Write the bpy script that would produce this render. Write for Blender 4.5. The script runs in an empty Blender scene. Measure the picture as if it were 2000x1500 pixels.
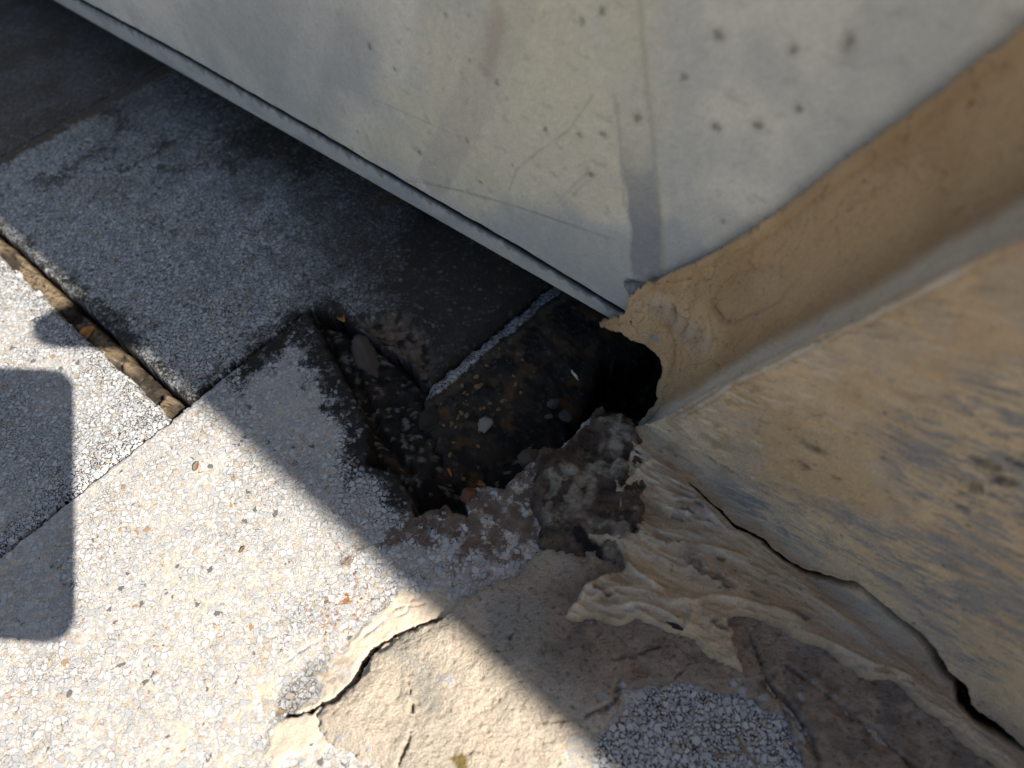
import bpy, bmesh, math, random
import numpy as np
from mathutils import Vector, Matrix

# ------------------------------------------------------------------ camera, light, exposure
F = 1400.0; H = 0.34                      # focal length in photo pixels (2000 wide), camera height in metres
_d = np.array([1138.0-1000, -(1721.0-750), -F]); _d /= np.linalg.norm(_d)
_up = -_d; _X = np.array([1.0, 0, 0]); _X = _X-_up*_X.dot(_up); _X /= np.linalg.norm(_X); _Y = np.cross(_up, _X)
R = np.array([_X, _Y, _up]); CAM = np.array([0, 0, H])

def ray(px, py):
    r = R @ np.array([px-1000.0, -(py-750.0), -F]); return r/np.linalg.norm(r)
def at(px, py, z=0.0):
    r = ray(px, py); return CAM+r*(z-H)/r[2]

S = bpy.context.scene
cd = bpy.data.cameras.new('camera'); cam = bpy.data.objects.new('camera', cd); S.collection.objects.link(cam)
M4 = Matrix.Identity(4)
for i in range(3):
    for j in range(3): M4[i][j] = R[i, j]
    M4[i][3] = CAM[i]
cam.matrix_world = M4
cd.sensor_width = 36; cd.lens = 36*F/2000; cd.clip_start = 0.01; cd.clip_end = 200
cd.dof.use_dof = True; cd.dof.focus_distance = 0.385; cd.dof.aperture_fstop = 6.6
S.camera = cam
L = CAM-at(30, 850); L /= np.linalg.norm(L)            # direction to the sun
EL = math.asin(L[2])
w = bpy.data.worlds.new('World'); S.world = w; w.use_nodes = True
nt = w.node_tree; sky = nt.nodes.new('ShaderNodeTexSky'); sky.sky_type = 'NISHITA'; sky.sun_disc = False
sky.sun_elevation = EL; sky.sun_rotation = math.atan2(L[0], L[1]); sky.air_density = 1.0; sky.dust_density = 1.0
bg = nt.nodes['Background']; nt.links.new(sky.outputs[0], bg.inputs[0]); bg.inputs[1].default_value = 0.058
sd = bpy.data.lights.new('sun', 'SUN'); sd.energy = 5.0; sd.angle = math.radians(0.45); sd.color = (1.0, 0.93, 0.82)
so = bpy.data.objects.new('sun', sd); S.collection.objects.link(so)
so.rotation_euler = Vector((-L[0], -L[1], -L[2])).to_track_quat('-Z', 'Y').to_euler()
S.view_settings.view_transform = 'Standard'; S.view_settings.look = 'None'
S.view_settings.gamma = 1; S.view_settings.exposure = 0.97
S.render.engine = 'CYCLES'; S.cycles.max_bounces = 8; S.cycles.diffuse_bounces = 5

# ------------------------------------------------------------------ noise
def _h(ix, iy, k):
    n = (ix.astype(np.int64)*374761393+iy.astype(np.int64)*668265263+k*1442695041) & 0xffffffff
    n = ((n ^ (n >> 13))*1274126177) & 0xffffffff
    n = ((n ^ (n >> 16))*2246822519) & 0xffffffff
    return ((n ^ (n >> 15)) & 0xffffff)/float(0x1000000)
def perlin(x, y, k=0):
    x0 = np.floor(x); y0 = np.floor(y); fx = x-x0; fy = y-y0
    ux = fx*fx*fx*(fx*(fx*6-15)+10); uy = fy*fy*fy*(fy*(fy*6-15)+10)
    def g(i, j):
        a = _h(x0+i, y0+j, k)*6.2831853
        return np.cos(a)*(fx-i)+np.sin(a)*(fy-j)
    a = g(0, 0); b = g(1, 0); c = g(0, 1); d = g(1, 1)
    return ((a+(b-a)*ux)*(1-uy)+(c+(d-c)*ux)*uy)*1.5
def fbm(x, y, k=0, o=4, g=0.5):
    s = 0; a = 1.0; f = 1.0
    for i in range(o):
        s = s+a*perlin(x*f+i*17.3, y*f-i*9.1, k+i); a *= g; f *= 2.03
    return s
def ridged(x, y, k=0, o=4, g=0.5):
    s = 0; a = 1.0; f = 1.0
    for i in range(o):
        s = s+a*(1-np.abs(perlin(x*f+i*7.7, y*f+i*3.3, k+i))*2); a *= g; f *= 2.05
    return s
def terr(n, k=2.0, w_=.16):
    """stepped layers with crisp edges"""
    q = n*k; f = np.floor(q); return (f+sm(.0, w_, q-f)+.35*(q-f))/k
def sm(a, b, x):
    t = np.clip((x-a)/(b-a), 0, 1); return t*t*(3-2*t)
def voro(x, y, size, k=0):
    """stones of unequal size: gap between nearest and next (0 at an edge), id in 0..1, radius"""
    x = x/size; y = y/size
    ix = np.floor(x); iy = np.floor(y)
    d1 = np.full(x.shape, 9.0); d2 = d1.copy(); idd = np.zeros(x.shape)
    for i in (-1, 0, 1):
        for j in (-1, 0, 1):
            cx = ix+i; cy = iy+j
            px = cx+0.08+0.84*_h(cx, cy, k+1); py = cy+0.08+0.84*_h(cx, cy, k+2); r = _h(cx, cy, k+3)
            an = _h(cx, cy, k+4)*3.1416; st = 1+0.55*_h(cx, cy, k+5)
            dx = x-px; dy = y-py
            a = (dx*np.cos(an)+dy*np.sin(an))*st; b = (-dx*np.sin(an)+dy*np.cos(an))/st
            # polygonal metric gives angular chips
            dd = 0.55*np.sqrt(a*a+b*b)+0.45*np.maximum(np.abs(a)*0.9+np.abs(b)*0.45, np.abs(b)*1.05)
            dd = dd/(0.6+0.75*r)
            m = dd < d1
            d2 = np.where(m, d1, np.minimum(d2, dd)); idd = np.where(m, _h(cx, cy, k+6), idd); d1 = np.where(m, dd, d1)
    return d2-d1, idd, d1
def sdpoly(x, y, P):
    """signed distance to polygon, positive inside"""
    P = np.asarray(P)[:, :2]; n = len(P)
    d = np.full(x.shape, 1e9); ins = np.zeros(x.shape, bool)
    for i in range(n):
        ax, ay = P[i]; bx, by = P[(i+1) % n]
        ex = bx-ax; ey = by-ay; wx = x-ax; wy = y-ay
        t = np.clip((wx*ex+wy*ey)/(ex*ex+ey*ey+1e-18), 0, 1)
        d = np.minimum(d, (wx-ex*t)**2+(wy-ey*t)**2)
        c = ((ay <= y) & (by > y)) | ((by <= y) & (ay > y))
        if ey != 0: ins ^= c & (x < ax+(y-ay)*ex/ey)
    return np.where(ins, 1, -1)*np.sqrt(d)
def dline(x, y, P):
    """distance to polyline, side (positive = left of travel) and position 0..1 along it"""
    P = np.asarray(P)[:, :2]; d = np.full(x.shape, 1e9); sg = np.zeros(x.shape); tt = np.zeros(x.shape)
    ln = np.r_[0, np.cumsum(np.hypot(*(P[1:]-P[:-1]).T))]
    for i in range(len(P)-1):
        ax, ay = P[i]; bx, by = P[i+1]; ex = bx-ax; ey = by-ay; wx = x-ax; wy = y-ay
        t = np.clip((wx*ex+wy*ey)/(ex*ex+ey*ey+1e-18), 0, 1)
        q = (wx-ex*t)**2+(wy-ey*t)**2; m = q < d
        d = np.where(m, q, d); sg = np.where(m, np.sign(ex*wy-ey*wx), sg)
        tt = np.where(m, (ln[i]+t*(ln[i+1]-ln[i]))/ln[-1], tt)
    return np.sqrt(d), sg, tt
class Film:
    """what lies on the washed aggregate: mortar level, dirt in the joints, tone of the stones, and a covering layer"""
    def __init__(self, fill, grime):
        self.fill = fill+0*grime; self.grime = grime+0*fill; self.tone = np.ones(self.fill.shape)
        self.c = np.zeros(self.fill.shape+(3,)); self.a = np.zeros(self.fill.shape)
    def over(self, b, t):
        t = np.clip(t, 0, 1)*np.ones(self.a.shape); na = 1-(1-self.a)*(1-t)
        self.c = (self.c*(self.a*(1-t))[..., None]+np.asarray(b)*t[..., None])/np.maximum(na, 1e-6)[..., None]; self.a = na
        return self
def mix(a, b, t):
    if isinstance(a, Film): return a.over(b, t)
    t = np.clip(t, 0, 1)
    if np.ndim(a) < 2: a = np.broadcast_to(np.asarray(a, float), np.shape(t)+(3,))
    return a*(1-t[..., None])+np.asarray(b)*t[..., None]

# ------------------------------------------------------------------ mesh helpers
def link(o, parent=None):
    S.collection.objects.link(o)
    if parent: o.parent = parent
    return o
def tag(o, label=None, cat=None, group=None, kind=None):
    if label: o['label'] = label
    if cat: o['category'] = cat
    if group: o['group'] = group
    if kind: o['kind'] = kind
    return o
def thing(name, label, cat, loc=(0, 0, 0), group=None):
    o = bpy.data.objects.new(name, None); o.location = [float(c) for c in loc]; o.empty_display_size = 0.01
    bpy.context.view_layer.update()
    return tag(link(o), label, cat, group)
def grid(name, V, col, rough, mat, keep=None, parent=None, thick=0):
    """V (n,m,3) points, col (n,m,3), rough (n,m), keep (n,m) bool per vertex"""
    n, m = V.shape[:2]
    idx = np.arange(n*m).reshape(n, m)
    f = np.stack([idx[:-1, :-1], idx[1:, :-1], idx[1:, 1:], idx[:-1, 1:]], -1)
    if keep is not None:
        k = keep[:-1, :-1] & keep[1:, :-1] & keep[1:, 1:] & keep[:-1, 1:]
        f = f[k]
    f = f.reshape(-1, 4)
    used = np.unique(f); rm = np.full(n*m, -1); rm[used] = np.arange(len(used)); f = rm[f]
    v = V.reshape(-1, 3)[used]
    me = bpy.data.meshes.new(name)
    me.vertices.add(len(v)); me.vertices.foreach_set('co', v.astype(np.float32).ravel())
    me.loops.add(f.size); me.loops.foreach_set('vertex_index', f.astype(np.int32).ravel())
    me.polygons.add(len(f)); me.polygons.foreach_set('loop_start', np.arange(0, f.size, 4, dtype=np.int32))
    me.update(calc_edges=True)
    me.polygons.foreach_set('use_smooth', np.ones(len(f), bool))
    a = me.attributes.new('tint', 'FLOAT_COLOR', 'POINT')
    if isinstance(col, Film):
        ms = np.stack([np.clip(col.fill*.5+.5, 0, 1), np.clip(col.grime, 0, 1), np.clip(col.tone, 0, 1), np.clip(col.a, 0, 1)], -1).reshape(-1, 4)[used]
        a2 = me.attributes.new('mask', 'FLOAT_COLOR', 'POINT'); a2.data.foreach_set('color', ms.astype(np.float32).ravel()); col = col.c
    c = np.concatenate([np.clip(col, 0.002, 0.9).reshape(-1, 3), np.clip(rough, 0.05, 1).reshape(-1, 1)], 1)[used]
    a.data.foreach_set('color', c.astype(np.float32).ravel())
    me.materials.append(mat)
    o = bpy.data.objects.new(name, me); link(o, parent)
    if thick:
        md = o.modifiers.new('thickness', 'SOLIDIFY'); md.thickness = thick; md.offset = -1
    return o
def attr_mat(name, ns=900, amt=0.12, bump=0.0003, bscale=1500, spec=0.35, cn=None, aniso=None):
    """colour and roughness come from the point attribute, broken up by procedural noise"""
    m = bpy.data.materials.new(name); m.use_nodes = True; t = m.node_tree; N = t.nodes; K = t.links
    b = N['Principled BSDF']; b.inputs['Specular IOR Level'].default_value = spec
    a = N.new('ShaderNodeAttribute'); a.attribute_name = 'tint'
    tc = N.new('ShaderNodeTexCoord')
    mp = N.new('ShaderNodeMapping'); K.new(tc.outputs['Object'], mp.inputs[0])
    if aniso: mp.inputs['Rotation'].default_value = aniso[0]; mp.inputs['Scale'].default_value = aniso[1]
    n = N.new('ShaderNodeTexNoise'); n.inputs['Scale'].default_value = ns; n.inputs['Detail'].default_value = 5
    n.inputs['Roughness'].default_value = 0.65; K.new(mp.outputs[0], n.inputs['Vector'])
    mr = N.new('ShaderNodeMapRange'); mr.inputs[1].default_value = 0.3; mr.inputs[2].default_value = 0.7
    mr.inputs[3].default_value = 1-amt; mr.inputs[4].default_value = 1+amt; K.new(n.outputs[0], mr.inputs[0])
    vm = N.new('ShaderNodeVectorMath'); vm.operation = 'SCALE'; K.new(a.outputs['Color'], vm.inputs[0]); K.new(mr.outputs[0], vm.inputs['Scale'])
    K.new(vm.outputs[0], b.inputs['Base Color']); K.new(a.outputs['Alpha'], b.inputs['Roughness'])
    n2 = N.new('ShaderNodeTexNoise'); n2.inputs['Scale'].default_value = bscale; n2.inputs['Detail'].default_value = 7; n2.inputs['Roughness'].default_value = .66
    K.new(mp.outputs[0], n2.inputs['Vector'])
    bp = N.new('ShaderNodeBump'); bp.inputs['Strength'].default_value = 1; bp.inputs['Distance'].default_value = bump
    K.new(n2.outputs[0], bp.inputs['Height']); K.new(bp.outputs[0], b.inputs['Normal'])
    return m
def agg_mat(name, size=0.0042):
    """washed pebbles: two sizes of angular stones set in mortar; the point attribute 'mask' sets mortar level, dirt, tone and covering"""
    m = bpy.data.materials.new(name); m.use_nodes = True; t = m.node_tree; N = t.nodes; K = t.links
    b = N['Principled BSDF']; b.inputs['Specular IOR Level'].default_value = .35
    def val(x, sock):
        if isinstance(x, (int, float)): sock.default_value = x
        else: K.new(x, sock)
    def ma(op, a, b_=0.0, c=0.0, clamp=False):
        n = N.new('ShaderNodeMath'); n.operation = op; n.use_clamp = clamp
        for i_, x in enumerate((a, b_, c)): val(x, n.inputs[i_])
        return n.outputs[0]
    def ss(x, lo, hi, o0=0.0, o1=1.0):
        n = N.new('ShaderNodeMapRange'); n.interpolation_type = 'SMOOTHSTEP'
        for i_, q in enumerate((x, lo, hi, o0, o1)): val(q, n.inputs[i_])
        return n.outputs[0]
    def mx(f, a, c):
        n = N.new('ShaderNodeMix'); n.data_type = 'RGBA'; val(f, n.inputs[0])
        for q, sk_ in ((a, n.inputs[6]), (c, n.inputs[7])):
            if isinstance(q, tuple): sk_.default_value = (*q, 1)
            else: K.new(q, sk_)
        return n.outputs[2]
    tc = N.new('ShaderNodeTexCoord').outputs['Object']
    def noise(sc, det=3, off=0, rough=.55):
        n = N.new('ShaderNodeTexNoise'); n.inputs['Scale'].default_value = sc; n.inputs['Detail'].default_value = det; n.inputs['Roughness'].default_value = rough
        if off:
            mp = N.new('ShaderNodeMapping'); mp.inputs['Location'].default_value = (off, off*.7, 0); K.new(tc, mp.inputs[0]); K.new(mp.outputs[0], n.inputs['Vector'])
        else: K.new(tc, n.inputs['Vector'])
        return n
    # wobble the lattice a little so the stones are not clean polygons and differ in size across the slab
    w1 = noise(420, 2); v0 = N.new('ShaderNodeVectorMath'); v0.operation = 'SUBTRACT'; K.new(w1.outputs['Color'], v0.inputs[0]); v0.inputs[1].default_value = (.5, .5, .5)
    v1 = N.new('ShaderNodeVectorMath'); v1.operation = 'MULTIPLY_ADD'; K.new(v0.outputs[0], v1.inputs[0]); v1.inputs[1].default_value = (.0034, .0034, 0); K.new(tc, v1.inputs[2])
    def vor(sc, off):
        mp = N.new('ShaderNodeMapping'); mp.inputs['Location'].default_value = (off, off, 0); K.new(v1.outputs[0], mp.inputs[0])
        o = []
        for ft in ('F1', 'DISTANCE_TO_EDGE'):
            n = N.new('ShaderNodeTexVoronoi'); n.voronoi_dimensions = '2D'; n.feature = ft; n.inputs['Scale'].default_value = sc; n.inputs['Randomness'].default_value = 1.0; K.new(mp.outputs[0], n.inputs['Vector']); o.append(n)
        sp_ = N.new('ShaderNodeSeparateColor'); K.new(o[0].outputs['Color'], sp_.inputs[0]); return sp_.outputs, o[1].outputs['Distance']
    A, ea = vor(1/size, 0.0); B, eb = vor(1.9/size, .31); Cc, ec = vor(1.25/size, .77)
    # big chips, medium chips and fines
    tha = ma('MULTIPLY_ADD', ma('POWER', A[0], 2.0), .20, .045); pa_ = ma('GREATER_THAN', A[1], .34)
    sa = ma('MULTIPLY', ss(ea, tha, ma('ADD', tha, .085)), pa_)
    thc = ma('MULTIPLY_ADD', Cc[0], .12, .05); pc_ = ma('MULTIPLY', ma('GREATER_THAN', Cc[1], .45), ma('LESS_THAN', sa, .02))
    sc_ = ma('MULTIPLY', ss(ec, thc, ma('ADD', thc, .09)), pc_)
    pb_ = ma('MULTIPLY', ma('LESS_THAN', sa, .02), ma('LESS_THAN', sc_, .02))
    sb = ma('MULTIPLY', ss(eb, .06, .18), pb_)
    ha = ma('MULTIPLY', sa, ma('MULTIPLY_ADD', A[2], .45, .55)); hc = ma('MULTIPLY', sc_, ma('MULTIPLY_ADD', Cc[2], .45, .45)); hb = ma('MULTIPLY', sb, ma('MULTIPLY_ADD', B[2], .35, .35))
    hh = ma('MAXIMUM', ha, ma('MAXIMUM', hc, hb)); st = ma('MAXIMUM', sa, ma('MAXIMUM', sc_, sb))
    tone = ma('ADD', ma('MULTIPLY', ma('GREATER_THAN', sa, .001), A[2]), ma('ADD', ma('MULTIPLY', ma('GREATER_THAN', sc_, .001), Cc[2]), ma('MULTIPLY', pb_, B[2])))
    kind = ma('FRACT', ma('MULTIPLY', tone, 37.3))
    at_ = N.new('ShaderNodeAttribute'); at_.attribute_name = 'mask'; spm_ = N.new('ShaderNodeSeparateColor'); K.new(at_.outputs['Color'], spm_.inputs[0])
    fill = ma('MULTIPLY_ADD', spm_.outputs[0], 2.0, -1.0); grime = spm_.outputs[1]; ton = spm_.outputs[2]; fa = at_.outputs['Alpha']
    ti = N.new('ShaderNodeAttribute'); ti.attribute_name = 'tint'
    n1 = noise(260, 4); n2 = noise(1300, 4, 3.1, .7); n3 = noise(2600, 2, 1.7)
    lv = ma('ADD', fill, ma('MULTIPLY_ADD', n1.outputs[0], .75, -.375))
    cov = ss(ma('SUBTRACT', lv, hh), -.06, .08)
    r = N.new('ShaderNodeValToRGB'); K.new(kind, r.inputs[0]); e = r.color_ramp.elements; r.color_ramp.interpolation = 'CONSTANT'
    e[0].position = 0; e[0].color = (.16, .16, .165, 1); e[1].position = .010; e[1].color = (.54, .47, .38, 1)
    for p_, c_ in ((.09, (.50, .51, .52)), (.26, (.66, .655, .64)), (.48, (.58, .58, .58)), (.70, (.72, .70, .67)), (.92, (.50, .50, .50)), (.992, (.42, .27, .16))):
        q = e.new(p_); q.color = (*c_, 1)
    cool = N.new('ShaderNodeVectorMath'); cool.operation = 'MULTIPLY'; K.new(r.outputs[0], cool.inputs[0]); cool.inputs[1].default_value = (.97, .99, 1.035)
    stc = N.new('ShaderNodeVectorMath'); stc.operation = 'SCALE'; K.new(cool.outputs[0], stc.inputs[0]); K.new(ma('MULTIPLY', ma('MULTIPLY_ADD', n2.outputs[0], .45, .60), ton), stc.inputs['Scale'])
    tan = mx(ss(n2.outputs[0], .3, .7), (.51, .42, .325), (.63, .54, .435))
    gr = ma('ADD', grime, ma('MULTIPLY_ADD', n1.outputs[0], .6, -.3), clamp=True)
    mat = mx(ss(gr, .25, .75), tan, (.026, .022, .018))
    seam = ma('MULTIPLY', ss(st, .55, .05), ss(lv, .32, -.02))
    mat = mx(ma('MULTIPLY', seam, .8), mat, (.03, .025, .02))
    col = mx(ma('MAXIMUM', cov, ma('SUBTRACT', 1.0, ss(st, .15, .6))), stc.outputs[0], mat)
    # the covering keeps the tallest stones bare longest
    aa = ma('MULTIPLY', ss(ma('SUBTRACT', fa, ma('MULTIPLY_ADD', hh, .62, ma('MULTIPLY_ADD', n2.outputs[0], .55, ma('MULTIPLY', kind, .25, 0)))), -.45, .20), ss(fa, .0, .25))
    fl_ = N.new('ShaderNodeVectorMath'); fl_.operation = 'SCALE'; K.new(ti.outputs['Color'], fl_.inputs[0]); K.new(ma('MULTIPLY_ADD', n2.outputs[0], 1.0, .5), fl_.inputs['Scale'])
    col = mx(aa, col, fl_.outputs[0])
    K.new(col, b.inputs['Base Color'])
    b.inputs['Roughness'].default_value = .6
    top_ = ma('MAXIMUM', hh, ma('MULTIPLY', lv, .9)); top_ = ma('ADD', ma('MULTIPLY', top_, ma('MULTIPLY_ADD', aa, -.35, 1.0)), ma('MULTIPLY_ADD', n3.outputs[0], .16, ma('MULTIPLY', n2.outputs[0], ma('MULTIPLY_ADD', aa, .5, .2))))
    bp = N.new('ShaderNodeBump'); bp.inputs['Strength'].default_value = 1; bp.inputs['Distance'].default_value = .0013; K.new(top_, bp.inputs['Height']); K.new(bp.outputs[0], b.inputs['Normal'])
    return m
MAT_SLAB = agg_mat('washed_aggregate', .0031)
MAT_SOIL = attr_mat('damp_soil', 1100, 0.5, 0.0025, 900, 0.35)
MAT_MORT = attr_mat('mortar', 1500, 0.26, 0.0022, 950, 0.2)
MAT_SEAL = attr_mat('aged_sealant', 1300, 0.18, 0.0016, 800, 0.28)
MAT_METAL = attr_mat('weathered_metal', 900, 0.10, 0.0005, 1100, 0.3, aniso=((0, 0, 0), (1, 1, 1)))
def flat_mat(name, col, rough=0.7, amt=0.3, scale=900, bump=0.0004, metal=0, spec=0.4):
    m = bpy.data.materials.new(name); m.use_nodes = True; t = m.node_tree; N = t.nodes; K = t.links
    b = N['Principled BSDF']; b.inputs['Roughness'].default_value = rough; b.inputs['Metallic'].default_value = metal
    b.inputs['Specular IOR Level'].default_value = spec
    tc = N.new('ShaderNodeTexCoord'); n = N.new('ShaderNodeTexNoise'); n.inputs['Scale'].default_value = scale; n.inputs['Detail'].default_value = 4
    K.new(tc.outputs['Object'], n.inputs['Vector'])
    r = N.new('ShaderNodeValToRGB'); r.color_ramp.elements[0].position = 0.3; r.color_ramp.elements[1].position = 0.7
    r.color_ramp.elements[0].color = (*[c*(1-amt) for c in col], 1); r.color_ramp.elements[1].color = (*[min(1, c*(1+amt)) for c in col], 1)
    K.new(n.outputs[0], r.inputs[0]); K.new(r.outputs[0], b.inputs['Base Color'])
    bp = N.new('ShaderNodeBump'); bp.inputs['Distance'].default_value = bump; K.new(n.outputs[0], bp.inputs['Height']); K.new(bp.outputs[0], b.inputs['Normal'])
    return m

# ------------------------------------------------------------------ plan frame of the paving: u along the cabinet, v towards it
AZ = math.radians(-40.86)
tA = np.array([math.cos(AZ), math.sin(AZ), 0]); mA = np.array([-tA[1], tA[0], 0])   # mA points into the cabinet
VA = 0.2061                                # plan position of the cabinet face
def uv2w(u, v, z): return u[..., None]*tA+v[..., None]*mA+z[..., None]*np.array([0, 0, 1.0])
def pf(pts, z=0.0):                        # traced outline -> plan (u, v) on level z
    o = []
    for q in pts:
        p = at(q[0], q[1], z); o.append((p.dot(tA), p.dot(mA)))
    return np.array(o)
def plan(u0, u1, v0, v1, res):
    return np.meshgrid(np.arange(u0, u1+res, res), np.arange(v0, v1+res, res), indexing='ij')

WHITE = np.array([.60, .60, .60]); TAN = np.array([.50, .385, .26]); GRIME = np.array([.022, .018, .014])
def aggregate(u, v, k, fill, grime, size=0.0042):
    return np.zeros(u.shape), Film(fill+0.10*fbm(u*45, v*45, k+33, 3), grime+0.15*fbm(u*70, v*70, k+52, 3)), np.full(u.shape, 0.62)
def edge_drop(sdv, depth, k, u, v, rag=0.0012, rnd=0.0022):
    d = sdv+rag*fbm(u*160, v*160, k, 4)
    t = np.clip(1-d/rnd, 0, 1)
    z = -rnd*0.55*t**2.2
    z = np.where(d < 0, -depth*sm(0, -0.0014, d)-rnd*0.55, z)
    return z, d, d > -0.0016

# traced outlines (photo coordinates) -> plan
HOLE_T2 = pf([(352, 797), (480, 696), (598, 602), (632, 603), (662, 612), (702, 640), (742, 668), (770, 680), (795, 697), (815, 733), (829, 751), (945, 655), (1062, 557)])
T4_EDGE = pf([(598, 606), (622, 640), (650, 700), (685, 760), (716, 820), (722, 870), (712, 905), (775, 925), (800, 960), (808, 1012), (870, 985), (915, 1015),
              (905, 960), (930, 948), (985, 955), (1035, 893), (1060, 900), (1120, 850), (1165, 800), (1262, 838), (1320, 800)])
K1 = 0.0315; U1 = -0.655; U2 = -0.3195

# ---- ground: the bed under the slabs, falling into the void below the cabinet
u, v = plan(-0.72, 0.30, -0.24, 0.62, 0.0013)
pit = pf([(1075, 640), (1120, 600), (1190, 600), (1260, 640), (1330, 700), (1330, 840), (1230, 800), (1170, 790), (1120, 845), (1065, 890), (1050, 850), (1120, 770), (1090, 700)], -0.02)
sp = sdpoly(u, v, pit)
z = -0.026+0.0022*fbm(u*60, v*60, 3, 5)+0.0012*ridged(u*130, v*130, 8, 3)
z = z-0.055*sm(-0.004, 0.022, sp+0.004*fbm(u*80, v*80, 5, 3))
chan = pf([(600, 600), (760, 680), (830, 750), (870, 850), (870, 960), (800, 960), (712, 905), (700, 800), (640, 690)], -0.01)
sc = sdpoly(u, v, chan)
z = z+0.014*sm(-0.006, 0.010, sc)
z = z-0.006*sm(.0045, .0, dline(u, v, pf([(690, 720), (735, 840), (800, 925)], -0.012))[0])
# stray white chips lodged in the dirt of the channel
e, i_, r_ = voro(u, v, 0.0042, 400); chip = (np.modf(i_*5.7)[0] < 0.20)*sm(0.12, 0.34, e)*sm(-0.012, 0.004, sc+0.008*fbm(u*90, v*90, 44, 2))
e, i3, r_ = voro(u+.1, v, 0.0026, 410); chip3 = (np.modf(i3*5.7)[0] < 0.12)*sm(0.12, 0.3, e)
z = z+0.0011*chip+0.0005*chip3
c = mix(np.array([.030, .024, .019]), np.array([.011, .010, .009]), sm(-.3, .4, fbm(u*70, v*70, 12, 4)))
c = mix(c, np.array([.10, .065, .035]), sm(.25, .7, fbm(u*110+9, v*110, 15, 3))*.6)
c = mix(c, [.40, .40, .40], chip*(0.10+.55*i_)); c = mix(c, [.30, .27, .22], chip3*.8)
# tan grit packed in the joint between the two left slabs
jt = sm(0.0, 0.004, K1+0.001-v)*sm(-0.018, -0.012, v-K1)*(u < U2+.004)
gp = sm(-.12, .25, fbm(u*26, v*26, 75, 3))
z = z+(.012+.0085*gp)*sm(0.006, -0.001, np.abs(v-(K1-.007))-.0045)*(u < U2+.002)
c = mix(c, mix(np.array([.055, .042, .03]), np.array([.27, .20, .125]), gp)*(1+.4*fbm(u*200, v*200, 71, 3))[..., None], jt*sm(-.5, -.1, fbm(u*500, v*500, 72, 3)))
g = grid('ground', uv2w(u, v, z), c, np.full(u.shape, .75)-.25*sm(0, .5, fbm(u*40, v*40, 77, 2)), MAT_SOIL)
tag(g, kind='structure')

# ---- slab 1: far upper left
u, v = plan(-1.08, U1-.004, -0.15, 0.62, 0.0016)
zed, d, keep = edge_drop(U1-.006-u, .02, 101, u, v, .001, .004)
h, c, ro = aggregate(u, v, 110, .10+.1*fbm(u*12, v*12, 113, 2), .85+u*0)
z = -0.004+h+zed
c.tone = c.tone*.33; c = mix(c, np.array([.070, .052, .033]), .66+.3*fbm(u*18, v*18, 118, 3))  # stones dimmed and browned: dirt and blocked skylight both put into the colour
o = grid('paving_slab', uv2w(u, v, z), c, ro, MAT_SLAB, keep)
tag(o, 'dark blurred pebble slab in the top left corner beyond the joint', 'paving slab', 'washed pebble paving slabs')

# ---- slab 2: the long shaded slab running under the metal
u, v = plan(U1-.002, -0.198, K1-.001, 0.60, 0.00085)
P2 = [(U1, K1+.0015)]+[tuple(p) for p in pf([(349, 799)])]+[tuple(p) for p in HOLE_T2[1:]]+[(-.196, .62), (U1, .62)]
P2[1] = (U2-.0012, K1+.0015)
sp2 = sdpoly(u, v, P2)
zed, d, keep = edge_drop(sp2, .022, 121, u, v, .0011, .0026)
film = sdpoly(u, v, pf([(800, 440), (770, 560), (800, 590), (735, 625), (640, 605), (742, 668), (829, 751), (945, 655), (1062, 557), (1250, 640), (1000, 380), (880, 380)]))
film = sm(-.012, .006, film+.010*fbm(u*60, v*60, 127, 4))
farf = sm(.17, .30, v+.03*fbm(u*14, v*14, 129, 3))
h, c, ro = aggregate(u, v, 130, -.02+.10*farf+.10*fbm(u*11, v*11, 133, 3), 1.0-.2*farf+u*0, .0043)
c.tone = 1.22-.84*sm(.05, .24, v+.25*(u+.45)*(u>-.45)+.03*fbm(u*14, v*14, 129, 3))  # stones painted darker towards the cabinet: dirt and its shade, in the tone
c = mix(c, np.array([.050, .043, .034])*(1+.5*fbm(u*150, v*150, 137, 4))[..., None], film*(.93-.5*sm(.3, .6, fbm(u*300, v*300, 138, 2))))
c = mix(c, np.array([.055, .045, .030]), .66*sm(.08, .25, v+.3*(u+.45)*(u > -.45)+.035*fbm(u*12, v*12, 148, 3)))  # brown cover deepens the same way, dirt and painted shade together
c = mix(c, np.array([.20, .11, .03]), .45*sm(.25, .6, fbm(u*30+4, v*30, 139, 3))*farf)
st_ = fbm(u*11+2, v*11, 149, 5)+.25*fbm(u*70, v*70, 150, 3)
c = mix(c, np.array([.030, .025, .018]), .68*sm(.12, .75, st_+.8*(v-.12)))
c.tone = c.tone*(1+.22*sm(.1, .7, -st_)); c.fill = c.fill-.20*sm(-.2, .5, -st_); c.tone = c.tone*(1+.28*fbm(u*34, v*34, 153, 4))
dk = sdpoly(u, v, pf([(180, 620), (240, 600), (300, 640), (250, 690), (190, 670)]))
c = mix(c, GRIME, .6*sm(-.014, .010, dk+.010*fbm(u*80, v*80, 140, 3)))
eg = sm(.018, .001, np.abs(sp2)+.006*fbm(u*60, v*60, 141, 3))*(v < .3); c.tone = c.tone*(1-.35*eg); c = mix(c, GRIME, .72*eg*sm(-.4, .3, fbm(u*130, v*130, 152, 3)+eg*.7))
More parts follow.
